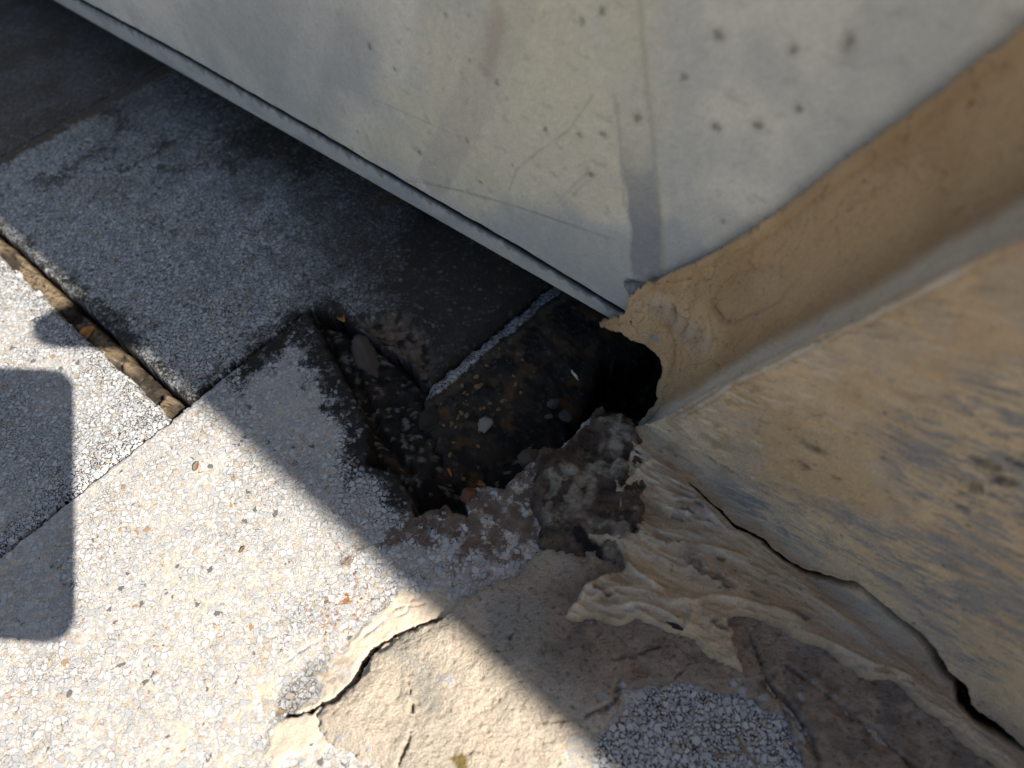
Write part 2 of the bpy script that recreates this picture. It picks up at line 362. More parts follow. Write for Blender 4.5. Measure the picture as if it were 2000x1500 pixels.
# broken tan faces at the shattered corner
brk = sdpoly(u, v, pf([(690, 625), (790, 600), (835, 650), (855, 700), (829, 752), (795, 697), (742, 668)]))
bz = sm(-.003, .006, brk+.003*fbm(u*120, v*120, 142, 3))
z = h+zed-.0055*bz*(1+.4*fbm(u*140, v*140, 143, 3))-.0012*film
c = mix(c, np.array([.24, .175, .13])*(1+.35*fbm(u*250, v*250, 144, 3))[..., None], bz*.9*sm(-.35, .15, fbm(u*120, v*120, 146, 3)+.1))
cut = sdpoly(u, v, pf([(744, 676), (790, 690), (818, 725), (812, 742), (775, 738), (752, 710)]))
z = z-.012*sm(-.0008, .0022, cut); c = mix(c, GRIME, sm(-.001, .002, cut))
jo = sm(.006, .001, U1+.008-u)
c = mix(c, np.array([.11, .08, .055]), sm(U1+.022, U1+.006, u+.004*fbm(u*60, v*60, 147, 3)))
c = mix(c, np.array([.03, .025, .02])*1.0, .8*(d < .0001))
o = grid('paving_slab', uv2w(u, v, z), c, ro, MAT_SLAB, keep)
tag(o, 'grey pebble slab in shade running under the metal edge, with a shattered corner at the hole', 'paving slab', 'washed pebble paving slabs')

# ---- slab 3: left slab with the phone shadow
u, v = plan(-0.70, U2-.0005, -0.22, K1-.010, 0.0009)
sp3 = sdpoly(u, v, [(-.8, -.3), (U2-.0015, -.3), (U2-.0015, K1-.0125), (-.8, K1-.0125)])
zed, d, keep = edge_drop(sp3+.0014*fbm(u*110, v*110, 150, 3), .02, 151, u, v, .0016, .0032)
h, c, ro = aggregate(u, v, 160, .12+.16*fbm(u*16, v*16, 163, 3), .32+.75*sm(.02, .0, np.abs(sp3)+.006*fbm(u*50, v*50, 165, 2))+u*0, .0045)
z = -.0012+h+zed
z = z+.0
o = grid('paving_slab', uv2w(u, v, z), c, ro, MAT_SLAB, keep)
tag(o, 'pebble slab at the left edge, partly sunlit, carrying the rounded dark shadow', 'paving slab', 'washed pebble paving slabs')

APF = pf([(1258, 838), (1246, 872), (1225, 912), (1197, 952), (1203, 996), (1226, 1036), (1240, 1042), (1150, 1040), (1142, 1060), (1214, 1110), (1136, 1150), (1085, 1215), (1162, 1218), (1246, 1218), (1351, 1259), (1452, 1324), (1417, 1215),
          (1470, 1213), (1600, 1268), (1675, 1332), (1760, 1345), (1881, 1456), (2100, 1640), (2600, 1300), (1300, 700)], .004)
# ---- slab 4: the big lower slab
u, v = plan(U2+.0005, 0.20, -0.22, 0.20, 0.00068)
P4 = [(U2+.0012, -.3), (U2+.0012, K1)]+[(U2+.0012, .128)]+[tuple(p) for p in T4_EDGE]+[(.3, .2), (.3, -.3)]
sp4 = sdpoly(u, v, P4)
zed, d, keep = edge_drop(sp4, .02, 171, u, v, .0013, .0026)
mr = pf([(700, 1080), (800, 1010), (860, 985), (950, 940), (1060, 900), (1110, 900), (1120, 1060), (960, 1100), (830, 1060)])
dirt = sm(-.010, .008, sdpoly(u, v, mr)+.012*fbm(u*60, v*60, 173, 4))
st2 = sm(.004, -.001, dline(u, v, pf([(560, 1440), (640, 1400), (700, 1280), (790, 1190), (860, 1200)]))[0]-.008-.004*fbm(u*90, v*90, 175, 3))
patch = sm(-.01, .01, sdpoly(u, v, pf([(430, 1500), (470, 1370), (540, 1300), (640, 1230), (560, 1330), (470, 1420), (430, 1540)]))+.008*fbm(u*50, v*50, 177, 3))
sha = sdpoly(u, v, pf([(430, 1180), (500, 1350), (600, 1500), (200, 1500), (150, 1300)]))
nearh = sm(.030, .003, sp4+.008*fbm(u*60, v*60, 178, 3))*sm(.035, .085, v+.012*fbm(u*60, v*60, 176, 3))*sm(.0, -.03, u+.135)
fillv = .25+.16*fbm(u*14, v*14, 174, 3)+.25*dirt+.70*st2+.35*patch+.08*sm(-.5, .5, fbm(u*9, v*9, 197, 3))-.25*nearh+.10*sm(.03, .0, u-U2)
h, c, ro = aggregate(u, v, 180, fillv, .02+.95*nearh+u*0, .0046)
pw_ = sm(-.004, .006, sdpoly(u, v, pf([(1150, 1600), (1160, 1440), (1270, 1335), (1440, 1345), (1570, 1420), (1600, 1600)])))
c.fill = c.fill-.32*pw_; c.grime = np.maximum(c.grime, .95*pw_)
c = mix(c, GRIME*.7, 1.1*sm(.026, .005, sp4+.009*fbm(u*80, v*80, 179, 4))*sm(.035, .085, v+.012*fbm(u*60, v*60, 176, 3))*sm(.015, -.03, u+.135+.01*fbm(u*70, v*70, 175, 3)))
c = mix(c, np.array([.19, .135, .10])*(1+.3*fbm(u*120, v*120, 182, 4))[..., None], dirt*sm(-.75, .25, fbm(u*130, v*130, 183, 4)+.15))
# greyer worn corner by the crack and rust bleeding
gr = sdpoly(u, v, pf([(530, 1370), (600, 1290), (670, 1260), (700, 1300), (680, 1340), (600, 1390), (540, 1400)]))
c.tone = 1-.25*sm(-.004, .003, gr+.004*fbm(u*100, v*100, 186, 2)); c.grime = np.maximum(c.grime, .38*sm(-.004, .003, gr)); c.fill = c.fill-.2*sm(-.004, .003, gr+.004*fbm(u*100, v*100, 186, 2))
for (x, y, r, s) in ((640, 1195, .013, 1), (690, 1165, .010, .9), (700, 1190, .008, .8), (470, 1240, .003, 1), (256, 1305, .003, 1), (210, 1415, .005, .7), (22, 1370, .009, .5), (80, 1365, .004, .6), (1010, 1100, .004, .6), (770, 1110, .004, 1), (815, 1140, .003, 1), (170, 1020, .003, .7)):
    q = pf([(x, y)])[0]; rr = np.hypot(u-q[0], v-q[1])
    c = mix(c, np.array([.36, .15, .05]), .62*s*sm(r*1.25, r*.2, rr+.7*r*fbm(u*150, v*150, 188, 3))*sm(-.15, .25, fbm(u*400, v*400, 189, 2)))
z = h+zed+.0006*fbm(u*25, v*25, 190, 3)+.0014*dirt*(1+fbm(u*110, v*110, 191, 4))+.0005*st2*(1+.8*fbm(u*120, v*120, 192, 3))
keep = keep & (sdpoly(u, v, APF) < .009)
crkn = .0011*fbm(u*120, v*120, 199, 4)
crk = dline(u+crkn, v-crkn, pf([(560, 1396), (612, 1391), (660, 1364), (692, 1335), (703, 1308), (716, 1282), (738, 1262), (775, 1240), (820, 1222), (862, 1208)]))
wd = .0003+.0016*np.exp(-((crk[2]-.52)/.13)**2)+.0006*fbm(u*200, v*200, 194, 2)
z = z-.009*sm(wd+.0004, wd*.4, crk[0]); c = mix(c, GRIME*1.5, sm(wd+.0003, wd*.6, crk[0]))
for pl in ([(560, 1290), (600, 1262), (650, 1245), (690, 1215), (735, 1190), (760, 1160)], [(700, 1250), (745, 1215), (775, 1185), (828, 1180)], [(772, 1205), (792, 1197), (808, 1165), (825, 1180)]):
    dd, sg, tt = dline(u, v, pf(pl)); dd = dd+.0008*fbm(u*240, v*240, 195, 3)
    z = z-.0010*sm(.0009, .0001, dd)*sm(-.3, .2, fbm(u*60, v*60, 198, 2))
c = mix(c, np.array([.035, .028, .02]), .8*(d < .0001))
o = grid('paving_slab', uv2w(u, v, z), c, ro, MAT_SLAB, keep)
tag(o, 'largest pebble slab, sunlit across the lower left, its upper end shaded beside the black hole', 'paving slab', 'washed pebble paving slabs')

# ---- slab 5: sunken muddy slab in the hole
u, v = plan(-0.225, -0.02, 0.06, 0.60, 0.0008)
P5 = pf([(835, 757), (950, 662), (1068, 566)], -.004)
P5 = [tuple(p) for p in P5]+[(-.19, .62), (-.09, .62), (-.09, .30)]+[tuple(p) for p in pf([(1175, 690), (1130, 790), (1090, 850), (1045, 862), (985, 930), (940, 955), (890, 958), (868, 930), (850, 870), (828, 830)], -.012)]
sp5 = sdpoly(u, v, P5)
zed, d, keep = edge_drop(sp5, .03, 201, u, v, .002, .005)
ledge = dline(u, v, pf([(835, 757), (950, 662), (1068, 566), (1200, 460)], -.004))[0]
lw = .0078+.0016*fbm(u*80, v*80, 203, 3)
led = sm(lw+.0016, lw-.001, ledge)
h, c, ro = aggregate(u, v, 210, -.25+u*0, 1+u*0, .0030)
mud = .0016*fbm(u*60, v*60, 205, 5)+.0010*ridged(u*120, v*120, 207, 4)*.5
z = -.0035+(1-led)*(mud-.0015)-.16*np.clip(ledge-.012, 0, 1)-.5*np.clip(ledge-.040, 0, 1)+zed
mc = mix(np.array([.042, .032, .023]), np.array([.014, .012, .010]), sm(-.3, .3, fbm(u*60, v*60, 212, 4)))
mc = mix(mc, np.array([.075, .058, .042]), sm(.004, .0, np.abs(ledge-lw-.004)))
mc = mix(mc, np.array([.15, .08, .03]), .6*sm(.1, .6, fbm(u*70+3, v*70, 214, 4)))
c = mix(c, mc, (1-led)*1.0); c.tone = np.where(led > .5, .62+.3*sm(-.3, .3, fbm(u*60, v*60, 215, 3)), .30); c.fill = np.where(led > .5, c.fill, .7); c = mix(c, mc, (1-led))
cs = dline(u, v, pf([(1000, 620), (1060, 560), (1200, 450)], -.004))[0]
o = grid('paving_slab', uv2w(u, v, z), c, ro, MAT_SLAB, keep)
tag(o, 'sunken mud-covered slab inside the hole with a strip of white pebbles along its edge', 'paving slab', 'washed pebble paving slabs')

# ---- plain pavement continuing beyond the detailed slabs
def pave_mat():
    m = bpy.data.materials.new('far_washed_aggregate'); m.use_nodes = True; t = m.node_tree; N = t.nodes; K = t.links
    b = N['Principled BSDF']; b.inputs['Roughness'].default_value = .7
    tc = N.new('ShaderNodeTexCoord'); vo = N.new('ShaderNodeTexVoronoi'); vo.inputs['Scale'].default_value = 230; K.new(tc.outputs['Object'], vo.inputs['Vector'])
    r = N.new('ShaderNodeValToRGB'); e = r.color_ramp.elements; e[0].color = (.6, .59, .57, 1); e[0].position = .3; e[1].color = (.42, .33, .23, 1); e[1].position = .6
    K.new(vo.outputs['Distance'], r.inputs[0])
    br = N.new('ShaderNodeTexBrick'); br.offset = 0; br.inputs['Scale'].default_value = 1; br.inputs['Mortar Size'].default_value = .003
    br.inputs['Brick Width'].default_value = .335; br.inputs['Row Height'].default_value = .335; br.inputs['Color1'].default_value = (1, 1, 1, 1); br.inputs['Color2'].default_value = (.9, .9, .9, 1); br.inputs['Mortar'].default_value = (.08, .07, .06, 1)
    K.new(tc.outputs['Object'], br.inputs['Vector'])
    mx = N.new('ShaderNodeMix'); mx.data_type = 'RGBA'; mx.blend_type = 'MULTIPLY'; mx.inputs[0].default_value = 1
    K.new(r.outputs[0], mx.inputs[6]); K.new(br.outputs[0], mx.inputs[7]); K.new(mx.outputs[2], b.inputs['Base Color'])
    bp = N.new('ShaderNodeBump'); bp.inputs['Distance'].default_value = .001; bp.invert = True; K.new(vo.outputs['Distance'], bp.inputs['Height']); K.new(bp.outputs[0], b.inputs['Normal'])
    return m
bm = bmesh.new()
for (a, b_, c_, d_) in ((-40, 40, -40, -.215), (-40, -1.075, -.215, .60), (.30, 40, -.215, .60), (-40, 40, .60, 40)):
    q = [bm.verts.new((a, c_, 0)), bm.verts.new((b_, c_, 0)), bm.verts.new((b_, d_, 0)), bm.verts.new((a, d_, 0))]; bm.faces.new(q)
me = bpy.data.meshes.new('pavement'); bm.to_mesh(me); me.materials.append(pave_mat())
o = bpy.data.objects.new('pavement', me); link(o); o.rotation_euler = (0, 0, AZ); o.location = (0, 0, -.001); tag(o, kind='structure')

# ---- mortar spread over the slab (lower middle)
u, v = plan(-0.16, 0.30, -0.22, 0.24, 0.0007)
PM = pf([(612, 1393), (662, 1366), (696, 1338), (714, 1310), (722, 1290), (742, 1266), (778, 1242), (822, 1223), (866, 1206), (905, 1165), (960, 1142), (1010, 1122), (1050, 1078), (1100, 1062), (1160, 1070),
         (1240, 1020), (1330, 940), (1700, 1000), (2300, 1500), (2300, 1900), (1000, 1900), (860, 1620), (770, 1510), (700, 1475), (645, 1448), (618, 1425)], .004)
PW = pf([(1050, 1640), (1110, 1470), (1170, 1420), (1215, 1360), (1270, 1335), (1350, 1332), (1440, 1352), (1520, 1385), (1570, 1440), (1580, 1520), (1600, 1640)], .004)
spm = sdpoly(u, v, PM); spw = -sdpoly(u, v, PW)+.003*fbm(u*70, v*70, 220, 4)
bump = .0004*ridged(u*420, v*420, 228, 2)+.0010*fbm(u*40, v*40, 221, 3)+.00075*fbm(u*170, v*170, 223, 4)+.0004*ridged(u*260, v*260, 225, 3)
tt = .0022
soft = sm(-.003, .004, sdpoly(u, v, pf([(560, 1420), (640, 1410), (760, 1440), (860, 1520), (900, 1800), (400, 1800)], .004)))
undr = -sdpoly(u, v, APF)+.006
dm = np.minimum(spm+.0019*fbm(u*120, v*120, 226, 5), spw)
keep = (dm > -.0016) & (undr > 0)
rise = sm(-.0012, .0016, np.where(spm < spw, dm, dm*.35))
bump = bump*.62+.0007*terr(fbm(u*26, v*26, 241, 4), 2.2, .14)
z = .0006+tt*rise*(1-.75*soft*sm(.012, .0, spm))+bump*rise-.004*(dm < -.0005)
z = z+.0018*sm(.03, .0, spm)*sm(0, .008, spm)
c = mix(np.array([.64, .545, .44]), np.array([.56, .49, .405]), sm(-.3, .4, fbm(u*30, v*30, 227, 4)))
c = mix(c, np.array([.40, .37, .32]), .8*sm(.05, .5, fbm(u*22+5, v*22, 229, 3)))
# browner, darker zone by the sealant
br_ = sm(-.02, .02, sdpoly(u, v, pf([(1000, 1120), (1200, 1060), (2200, 1500), (2200, 1900), (1400, 1700), (1180, 1390), (1060, 1260)]))+.012*fbm(u*30, v*30, 231, 3))
c = mix(c, np.array([.38, .285, .215])*(1+.28*fbm(u*90, v*90, 233, 4))[..., None], br_*.85)
c = mix(c, np.array([.17, .15, .14]), br_*.5*sm(.15, .5, fbm(u*60+8, v*60, 234, 4)))
for pl, wdt, dep in (([(776, 1490), (800, 1440), (806, 1395), (796, 1330)], .0009, .003), ([(1110, 1408), (1060, 1412), (1085, 1404)], .0005, .001), ([(1145, 1395), (1200, 1370), (1205, 1330)], .0012, .0022), ([(1455, 1220), (1475, 1262), (1490, 1300), (1510, 1350), (1560, 1400), (1590, 1470)], .0009, .003),
                      ([(1310, 1330), (1340, 1300), (1290, 1262), (1200, 1290)], .0008, .0016), ([(1490, 1330), (1530, 1360), (1590, 1440), (1600, 1480)], .0016, .0026), ([(990, 1255), (1010, 1220), (1012, 1180)], .0005, .001), ([(1540, 1300), (1620, 1360), (1700, 1420), (1790, 1500)], .001, .002)):
    dd, sg, t_ = dline(u, v, pf(pl, .004)); dd = dd+.0011*fbm(u*190, v*190, 235, 3)
    dd = dd+.0012*np.abs(fbm(u*60, v*60, 236, 3)); z = z-dep*sm(wdt*1.8, wdt*.2, dd); c = mix(c, np.array([.07, .055, .04]), .5*sm(wdt*.8, wdt*.2, dd))
    z = z+.0009*sm(.006, .001, dd)*(sg > 0)
for (x, y, r, hh) in ((800, 1130, 0, 0), (1000, 1395, .006, .001), (905, 1360, .01, .0012), (1040, 1250, .012, .001), (1120, 1330, .010, .0012), (850, 1300, .014, .0012), (700, 1400, .012, .0014)):
    if r:
        q = pf([(x, y)])[0]; z = z+hh*np.exp(-((u-q[0])**2+(v-q[1])**2)/r**2)
for (x, y, rx, ry) in ((1195, 1108, .008, .005), (1140, 1090, .004, .003), (1250, 1300, .006, .003), (1650, 1390, .006, .004), (1720, 1440, .008, .005), (1620, 1330, .005, .003)):
    q = pf([(x, y)], .004)[0]; rr = np.sqrt(((u-q[0])/rx)**2+((v-q[1])/ry)**2); z = z-.0022*sm(1.2, .5, rr+.3*fbm(u*160, v*160, 237, 2))
fb = fbm(u*420, v*420, 238, 3); c = mix(c, c*.5, .5*sm(.45, .7, fb)); z = z-.0006*sm(.40, .7, fb)
e, i_, r_ = voro(u, v, .0042, 700); hit = (i_ < .05+.3*sm(.008, .0, spw))*sm(.12, .3, e)*sm(.1, .4, fbm(u*50, v*50, 702, 3)+.25*sm(.02, 0, spw))
c = mix(c, [.5, .5, .5], hit); z = z+.0004*hit
q = pf([(900, 1488)], .004)[0]; c = mix(c, [.22, .15, .03], .9*sm(.0045, .0022, np.hypot(u-q[0], v-q[1])+.002*fbm(u*300, v*300, 239, 2)))
o = grid('mortar_patch', uv2w(u, v, z), c, np.full(u.shape, .85), MAT_MORT, keep)
tag(o, 'rough tan mortar spread over the paving below the sealant, cracked along its left edge', 'mortar')

# ---- broken lump of mortar at the mouth of the hole
u, v = plan(-0.16, -0.02, 0.06, 0.24, 0.0006)
PL = pf([(1043, 905), (1062, 872), (1100, 862), (1128, 838), (1150, 800), (1172, 788), (1215, 800), (1250, 818), (1262, 850), (1290, 900), (1260, 1030), (1200, 1095), (1130, 1085), (1062, 1062), (1048, 1010), (1040, 960)], .006)
spl = sdpoly(u, v, PL)+.0025*fbm(u*110, v*110, 301, 4)
keep = spl > -.0018
z = .0005+.0022*terr(fbm(u*70, v*70, 308, 4), 2.4, .12)+.0005*ridged(u*420, v*420, 310, 2)+.0009*ridged(u*75, v*75, 306, 4)+.0065*sm(-.001, .0045, spl)+.0011*fbm(u*80, v*80, 303, 4)+.0006*ridged(u*190, v*190, 305, 3)
for (x, y, rx, ry, hh) in ((1100, 935, .011, .009, .0045), (1205, 850, .014, .012, .0055), (1195, 910, .010, .008, .003), (1120, 1008, .008, .0035, .0016), (1150, 1008, .0035, .003, .0014), (1165, 800, .006, .006, .005), (1160, 1060, .006, .006, -.005)):
    q = pf([(x, y)], .008)[0]; rr = np.sqrt(((u-q[0])/rx)**2+((v-q[1])/ry)**2); z = z+hh*sm(1.15, .55, rr+.25*fbm(u*130, v*130, 307, 2))
z = np.where(spl < -.0008, z-.012, z)
z = z-.016*sm(.006, -.001, spl)*sm(.135, .165, v)
c = mix(np.array([.17, .125, .095]), np.array([.085, .065, .05]), sm(-.2, .4, fbm(u*90, v*90, 309, 4)))
for P_, s_ in (([(1075, 925), (1110, 905), (1135, 930), (1120, 960), (1085, 960)], .9), ([(1150, 890), (1215, 850), (1240, 870), (1225, 920), (1170, 940), (1140, 1010), (1060, 1020), (1062, 975), (1110, 955), (1140, 930)], .85), ([(1180, 825), (1215, 812), (1240, 850), (1200, 860)], .9), ([(1140, 1020), (1240, 1000), (1250, 1090), (1160, 1080)], .8)):
    sp_ = sdpoly(u, v, pf(P_, .009)); c = mix(c, np.array([.40, .36, .29])*(1+.4*fbm(u*260, v*110, 311, 4))[..., None], s_*sm(-.3, .2, fbm(u*110, v*110, 312, 5)+.1)*sm(-.003, .002, sp_+.003*fbm(u*130, v*130, 313, 3)))
c = mix(c, [.03, .028, .03], sm(.0045, .002, dline(u, v, pf([(1130, 1045), (1150, 1068), (1165, 1085)], .006))[0]))
o = grid('mortar_lump', uv2w(u, v, z), c, np.full(u.shape, .7), MAT_MORT, keep)
tag(o, 'knobbly brown mortar lump smeared with pale grey at the mouth of the hole', 'mortar')

# ------------------------------------------------------------------ the metal cabinet
ZR0 = .0405
def zgroove(u_): return np.interp(u_, [-.687, -.536, -.362, -.28, -.207, -.13, 0], [.0605, .0625, .0592, .0570, .0560, .0518, .047])
def onA(px, py):
    n = -mA; s = (n.dot(tA*0+mA*VA-CAM))/n.dot(ray(px, py)); p = CAM+ray(px, py)*s; return (p.dot(tA), p[2])
def pa(pts): return np.array([onA(*q) for q in pts])
cab = thing('metal_cabinet', 'pale grey weathered metal cabinet whose lower edge hangs above the paving', 'cabinet', tA*-.3+mA*.25)
ci = cab.matrix_world.inverted()
def loc(V): return V-np.array(cab.location)
uu = np.r_[np.linspace(-3.5, -.95, 12)[:-1], np.arange(-.95, .06, .0011), np.linspace(.062, 3.4, 14)]
rr = np.r_[np.array([-.012, -.008, -.005, -.003, -.002, -.0012, -.0006, 0]), np.arange(.0008, .262, .0011), np.linspace(.27, 1.065, 10)]
U, Rr = np.meshgrid(uu, rr, indexing='ij')
zb = zgroove(U)+.0026+.0007*fbm(U*38, U*0, 350, 4)
zed = np.maximum(Rr, 0)+zb
zz = zed
out = np.where(Rr > 0, .0004, .0004+Rr*1.1)                 # rolled lower lip turning in
out = out+.0005*sm(.006, .0, Rr)*(Rr > 0)+.0010*fbm(U*6, zz*8, 352, 2)*sm(0, .03, Rr)*sm(.3, .2, zz)+.00006*fbm(U*350, zz*350, 353, 3)
a_ = U; b_ = zz
col = mix(np.array([.53, .53, .49]), np.array([.655, .635, .565]), sm(-.25, .3, fbm(a_*14, b_*14, 355, 3)))
cream = sdpoly(a_, b_, pa([(640, 250), (760, 230), (900, 60), (1000, -100), (1220, -100), (1230, 150), (1225, 390), (1100, 440), (900, 400), (760, 300)]))
col = mix(col, np.array([.66, .615, .47]), .75*sm(-.03, .02, cream+.02*fbm(a_*35, b_*35, 357, 4)))
blue = sdpoly(a_, b_, pa([(1000, 430), (1100, 400), (1230, 440), (1320, 420), (1400, 500), (1230, 620), (1100, 560), (900, 440)]))
col = mix(col, np.array([.35, .385, .405]), .72*sm(-.014, .010, blue+.012*fbm(a_*30, b_*30, 358, 3)))
bl2 = sdpoly(a_, b_, pa([(300, -60), (700, -60), (720, 140), (640, 230), (560, 210), (300, 40)]))
col = mix(col, np.array([.36, .38, .38]), .62*sm(-.03, .03, bl2+.03*fbm(a_*12, b_*12, 359, 3)))
def band(P_, w0, c_, s_, fade=None, soft=.0025, nz=.003):
    global col
    d_, sg_, t_ = dline(a_, b_, pa(P_)); m_ = sm(w0+soft, w0-soft, d_+nz*fbm(a_*60, b_*60, 361, 3))
    if fade: m_ = m_*np.interp(t_, *fade)
    col = mix(col, np.array(c_), s_*m_)
band([(1252, 250), (1250, 320), (1262, 420), (1268, 560)], .0085, [.24, .255, .28], .9, ([0, .25, .6, .9, 1], [0, .7, 1, 1, .5]), .0013, .0012)
band([(1215, -60), (1235, 150), (1245, 300)], .010, [.60, .57, .46], .5, None, .004, .003)
band([(1247, -60), (1262, 120), (1275, 250), (1290, 400), (1300, 520)], .0012, [.32, .32, .23], .5, None, .0013, .0008)
band([(1205, 200), (1215, 300), (1222, 400)], .0010, [.36, .36, .33], .55, None, .0008, .0008)
band([(1010, -20), (975, 80), (925, 190), (880, 280), (845, 350)], .011, [.47, .43, .38], .55, ([0, .3, 1], [.4, .6, 1]), .0018, .0015)
band([(975, 30), (965, 80), (950, 140)], .004, [.38, .31, .25], .5, None, .003, .002)
band([(560, 300), (600, 120), (640, -40)], .012, [.55, .56, .53], .4, None, .005, .003)
for pl, s_ in (([(660, 160), (800, 225), (900, 270)], .5), ([(640, 262), (770, 345), (900, 372), (1040, 412), (1200, 465)], .85), ([(995, 372), (1010, 330), (1060, 290), (1110, 255), (1160, 185)], .55), ([(800, 345), (830, 352), (950, 390)], .5), ([(1090, 395), (1120, 362), (1150, 335)], .4), ([(1100, 402), (1130, 370), (1165, 340)], .35)):
    band(pl, .0004, [.22, .21, .19], s_*.75, None, .0007, .0004)
rngx = np.random.RandomState(8)
for (x, y, r) in ((1139, 40, 3.5), (723, 90, 3.5), (870, 30, 3), (1065, 254, 4), (1133, 263, 4), (1180, 262, 4.5), (1248, 230, 4.5), (818, 297, 3.5), (770, 135, 3), (1405, 68, 5), (1550, 95, 6), (1660, 82, 6), (1338, 150, 4), (1400, 246, 4), (1483, 243, 4), (1415, 430, 2.5), (916, 117, 2.5), (836, 237, 2), (1155, 340, 4), (912, 275, 3), (700, 257, 2), (939, 357, 2), (1180, 20, 4), (970, 160, 4), (915, 30, 3), (1560, 210, 4), (1000, 320, 2)):
    q = pa([(x, y)])[0]; r_ = r*.00019*rngx.uniform(.7, 1.25); e_ = np.hypot((a_-q[0])*rngx.uniform(.7, 1.2), (b_-q[1])*rngx.uniform(.6, 1))+.0008*fbm(a_*500, b_*500, 365, 3)
    col = mix(col, [.10, .09, .08], .68*sm(r_*2.0, r_*.7, e_)); col = mix(col, [.30, .28, .25], .3*sm(r_*4, r_*1.5, e_))
rng = np.random.RandomState(5)
fine = fbm((a_*.8+b_*.6)*230, (a_*.6-b_*.8)*620, 367, 3)
col = col*(1+.06*fine+.05*fbm(a_*150, b_*150, 368, 3))[..., None]
col = mix(col, [.38, .37, .33], .4*sm(.45, .85, fbm(a_*120, b_*170, 369, 3)))
col = mix(col, [.46, .34, .18], .7*sm(.006, .0, Rr-.002*fbm(U*90, zz*90, 370, 2))*sm(.2, .5, fbm(U*140, U*0+3, 371, 3))*(Rr > 0))
col = mix(col, [.03, .035, .06], sm(.0005, -.0015, Rr))  # turned-in lip painted near black, shade of the gap put into the colour
V = U[..., None]*tA+(VA-out)[..., None]*mA+zz[..., None]*np.array([0, 0, 1.0])
grid('panel', loc(V), col, np.full(U.shape, .55), MAT_METAL, None, cab)
# bottom rail
rr2 = np.r_[np.array([-.03, -.002]), np.linspace(0, 1, 14), np.array([1.05, 1.3])]
U2_, R2 = np.meshgrid(uu, rr2, indexing='ij')
zt = zgroove(U2_)-.0030
zz = np.where(R2 < 0, ZR0, ZR0+(zt-ZR0)*np.clip(R2, 0, 1)); back = np.where(R2 < 0, -R2*1.0, np.where(R2 > 1, (R2-1)*.06, 0))
rnd = .0006*(sm(.06, 0, R2)+sm(.94, 1, R2))*((R2 >= 0) & (R2 <= 1)); rnd = rnd+.0001*fbm(U2_*200, zz*200, 380, 3)
a_ = U2_; b_ = zz
col = mix(np.array([.47, .475, .45]), np.array([.38, .40, .40]), sm(-.3, .3, fbm(a_*25, b_*60, 381, 3)+sm(-.3, -.14, a_)*.5-.2))
col = col*(1+.10*fbm(a_*260, b_*500, 382, 3))[..., None]
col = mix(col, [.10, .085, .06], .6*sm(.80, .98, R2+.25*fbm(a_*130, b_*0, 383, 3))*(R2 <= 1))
col = mix(col, [.02, .02, .03], (R2 > 1.01)*1.0)  # rail top inside the gap painted near black in place of shade
V = U2_[..., None]*tA+(VA+back+rnd)[..., None]*mA+zz[..., None]*np.array([0, 0, 1.0])
grid('bottom_rail', loc(V), col, np.full(U2_.shape, .55), MAT_METAL, None, cab)
def boxmesh(name, lo, hi, mat, parent, bev=0):
    """box in (u, v, z)"""
    b = bmesh.new(); vs = []
    for i in (0, 1):
        for j in (0, 1):
            for k in (0, 1):
                p = tA*(lo[0], hi[0])[i]+mA*(lo[1], hi[1])[j]+np.array([0, 0, (lo[2], hi[2])[k]])
                if parent: p = p-np.array(parent.location)
                vs.append(b.verts.new(p))
    for f in ((0, 1, 3, 2), (4, 6, 7, 5), (0, 4, 5, 1), (2, 3, 7, 6), (0, 2, 6, 4), (1, 5, 7, 3)): b.faces.new([vs[i] for i in f])
    bmesh.ops.recalc_face_normals(b, faces=b.faces)
    if bev: bmesh.ops.bevel(b, geom=b.edges[:], offset=bev, segments=2, affect='EDGES')
    me = bpy.data.meshes.new(name); b.to_mesh(me); me.materials.append(mat); o = bpy.data.objects.new(name, me); return link(o, parent)
MGREY = flat_mat('plain_grey_metal', (.45, .46, .45), .5, .1, 30, .0002)
MDARK = flat_mat('dark_metal', (.02, .021, .026), .6, .3, 60, .0002)
boxmesh('shell', (-3.5, VA+.012, ZR0+.03), (3.4, VA+.62, 1.125), MGREY, cab)
boxmesh('base_plate', (-3.5, VA+.031, ZR0+.002), (3.4, VA+.60, ZR0+.020), MDARK, cab)
boxmesh('top_cap', (-3.52, VA-.012, 1.127), (3.42, VA+.64, 1.155), MGREY, cab, .004)

# ------------------------------------------------------------------ sealed wall base beside the cabinet: one coved surface split at the crack
bb = at(1260, 835); b1 = at(2000, 1440); tB = (b1-bb)/np.linalg.norm(b1-bb); nB = np.cross(tB, [0, 0, 1.0])
def pb(pts):
    o = []
    for q in pts:
        r = ray(*q); s = nB.dot(bb-CAM)/nB.dot(r); p = CAM+r*s
        if p[2] >= 0: o.append(((p-bb).dot(tB), p[2]))
        else: p = at(*q); o.append(((p-bb).dot(tB), -(p-bb).dot(nB)))
    return np.array(o)
ss = np.r_[np.arange(-.05, .225, .00068), np.linspace(.23, .8, 20)]
ww = np.r_[np.arange(-.105, .215, .00068), np.linspace(.22, .46, 12)]
s, w_ = np.meshgrid(ss, ww, indexing='ij')
kk = .0105+.002*sm(.055, .0, s)
fw = np.log1p(np.exp(np.clip(-w_/kk, -60, 60)))*kk; gw = np.log1p(np.exp(np.clip(w_/kk, -60, 60)))*kk
bn = 1/(1+np.exp(np.clip(-w_/kk, -60, 60)))            # 0 floor .. 1 wall
Nrm = nB*bn[..., None]+np.array([0, 0, 1.0])*(1-bn)[..., None]; Nrm /= np.linalg.norm(Nrm, axis=-1)[..., None]
base = bb+tB*s[..., None]+nB*fw[..., None]+np.array([0, 0, 1.0])*gw[..., None]
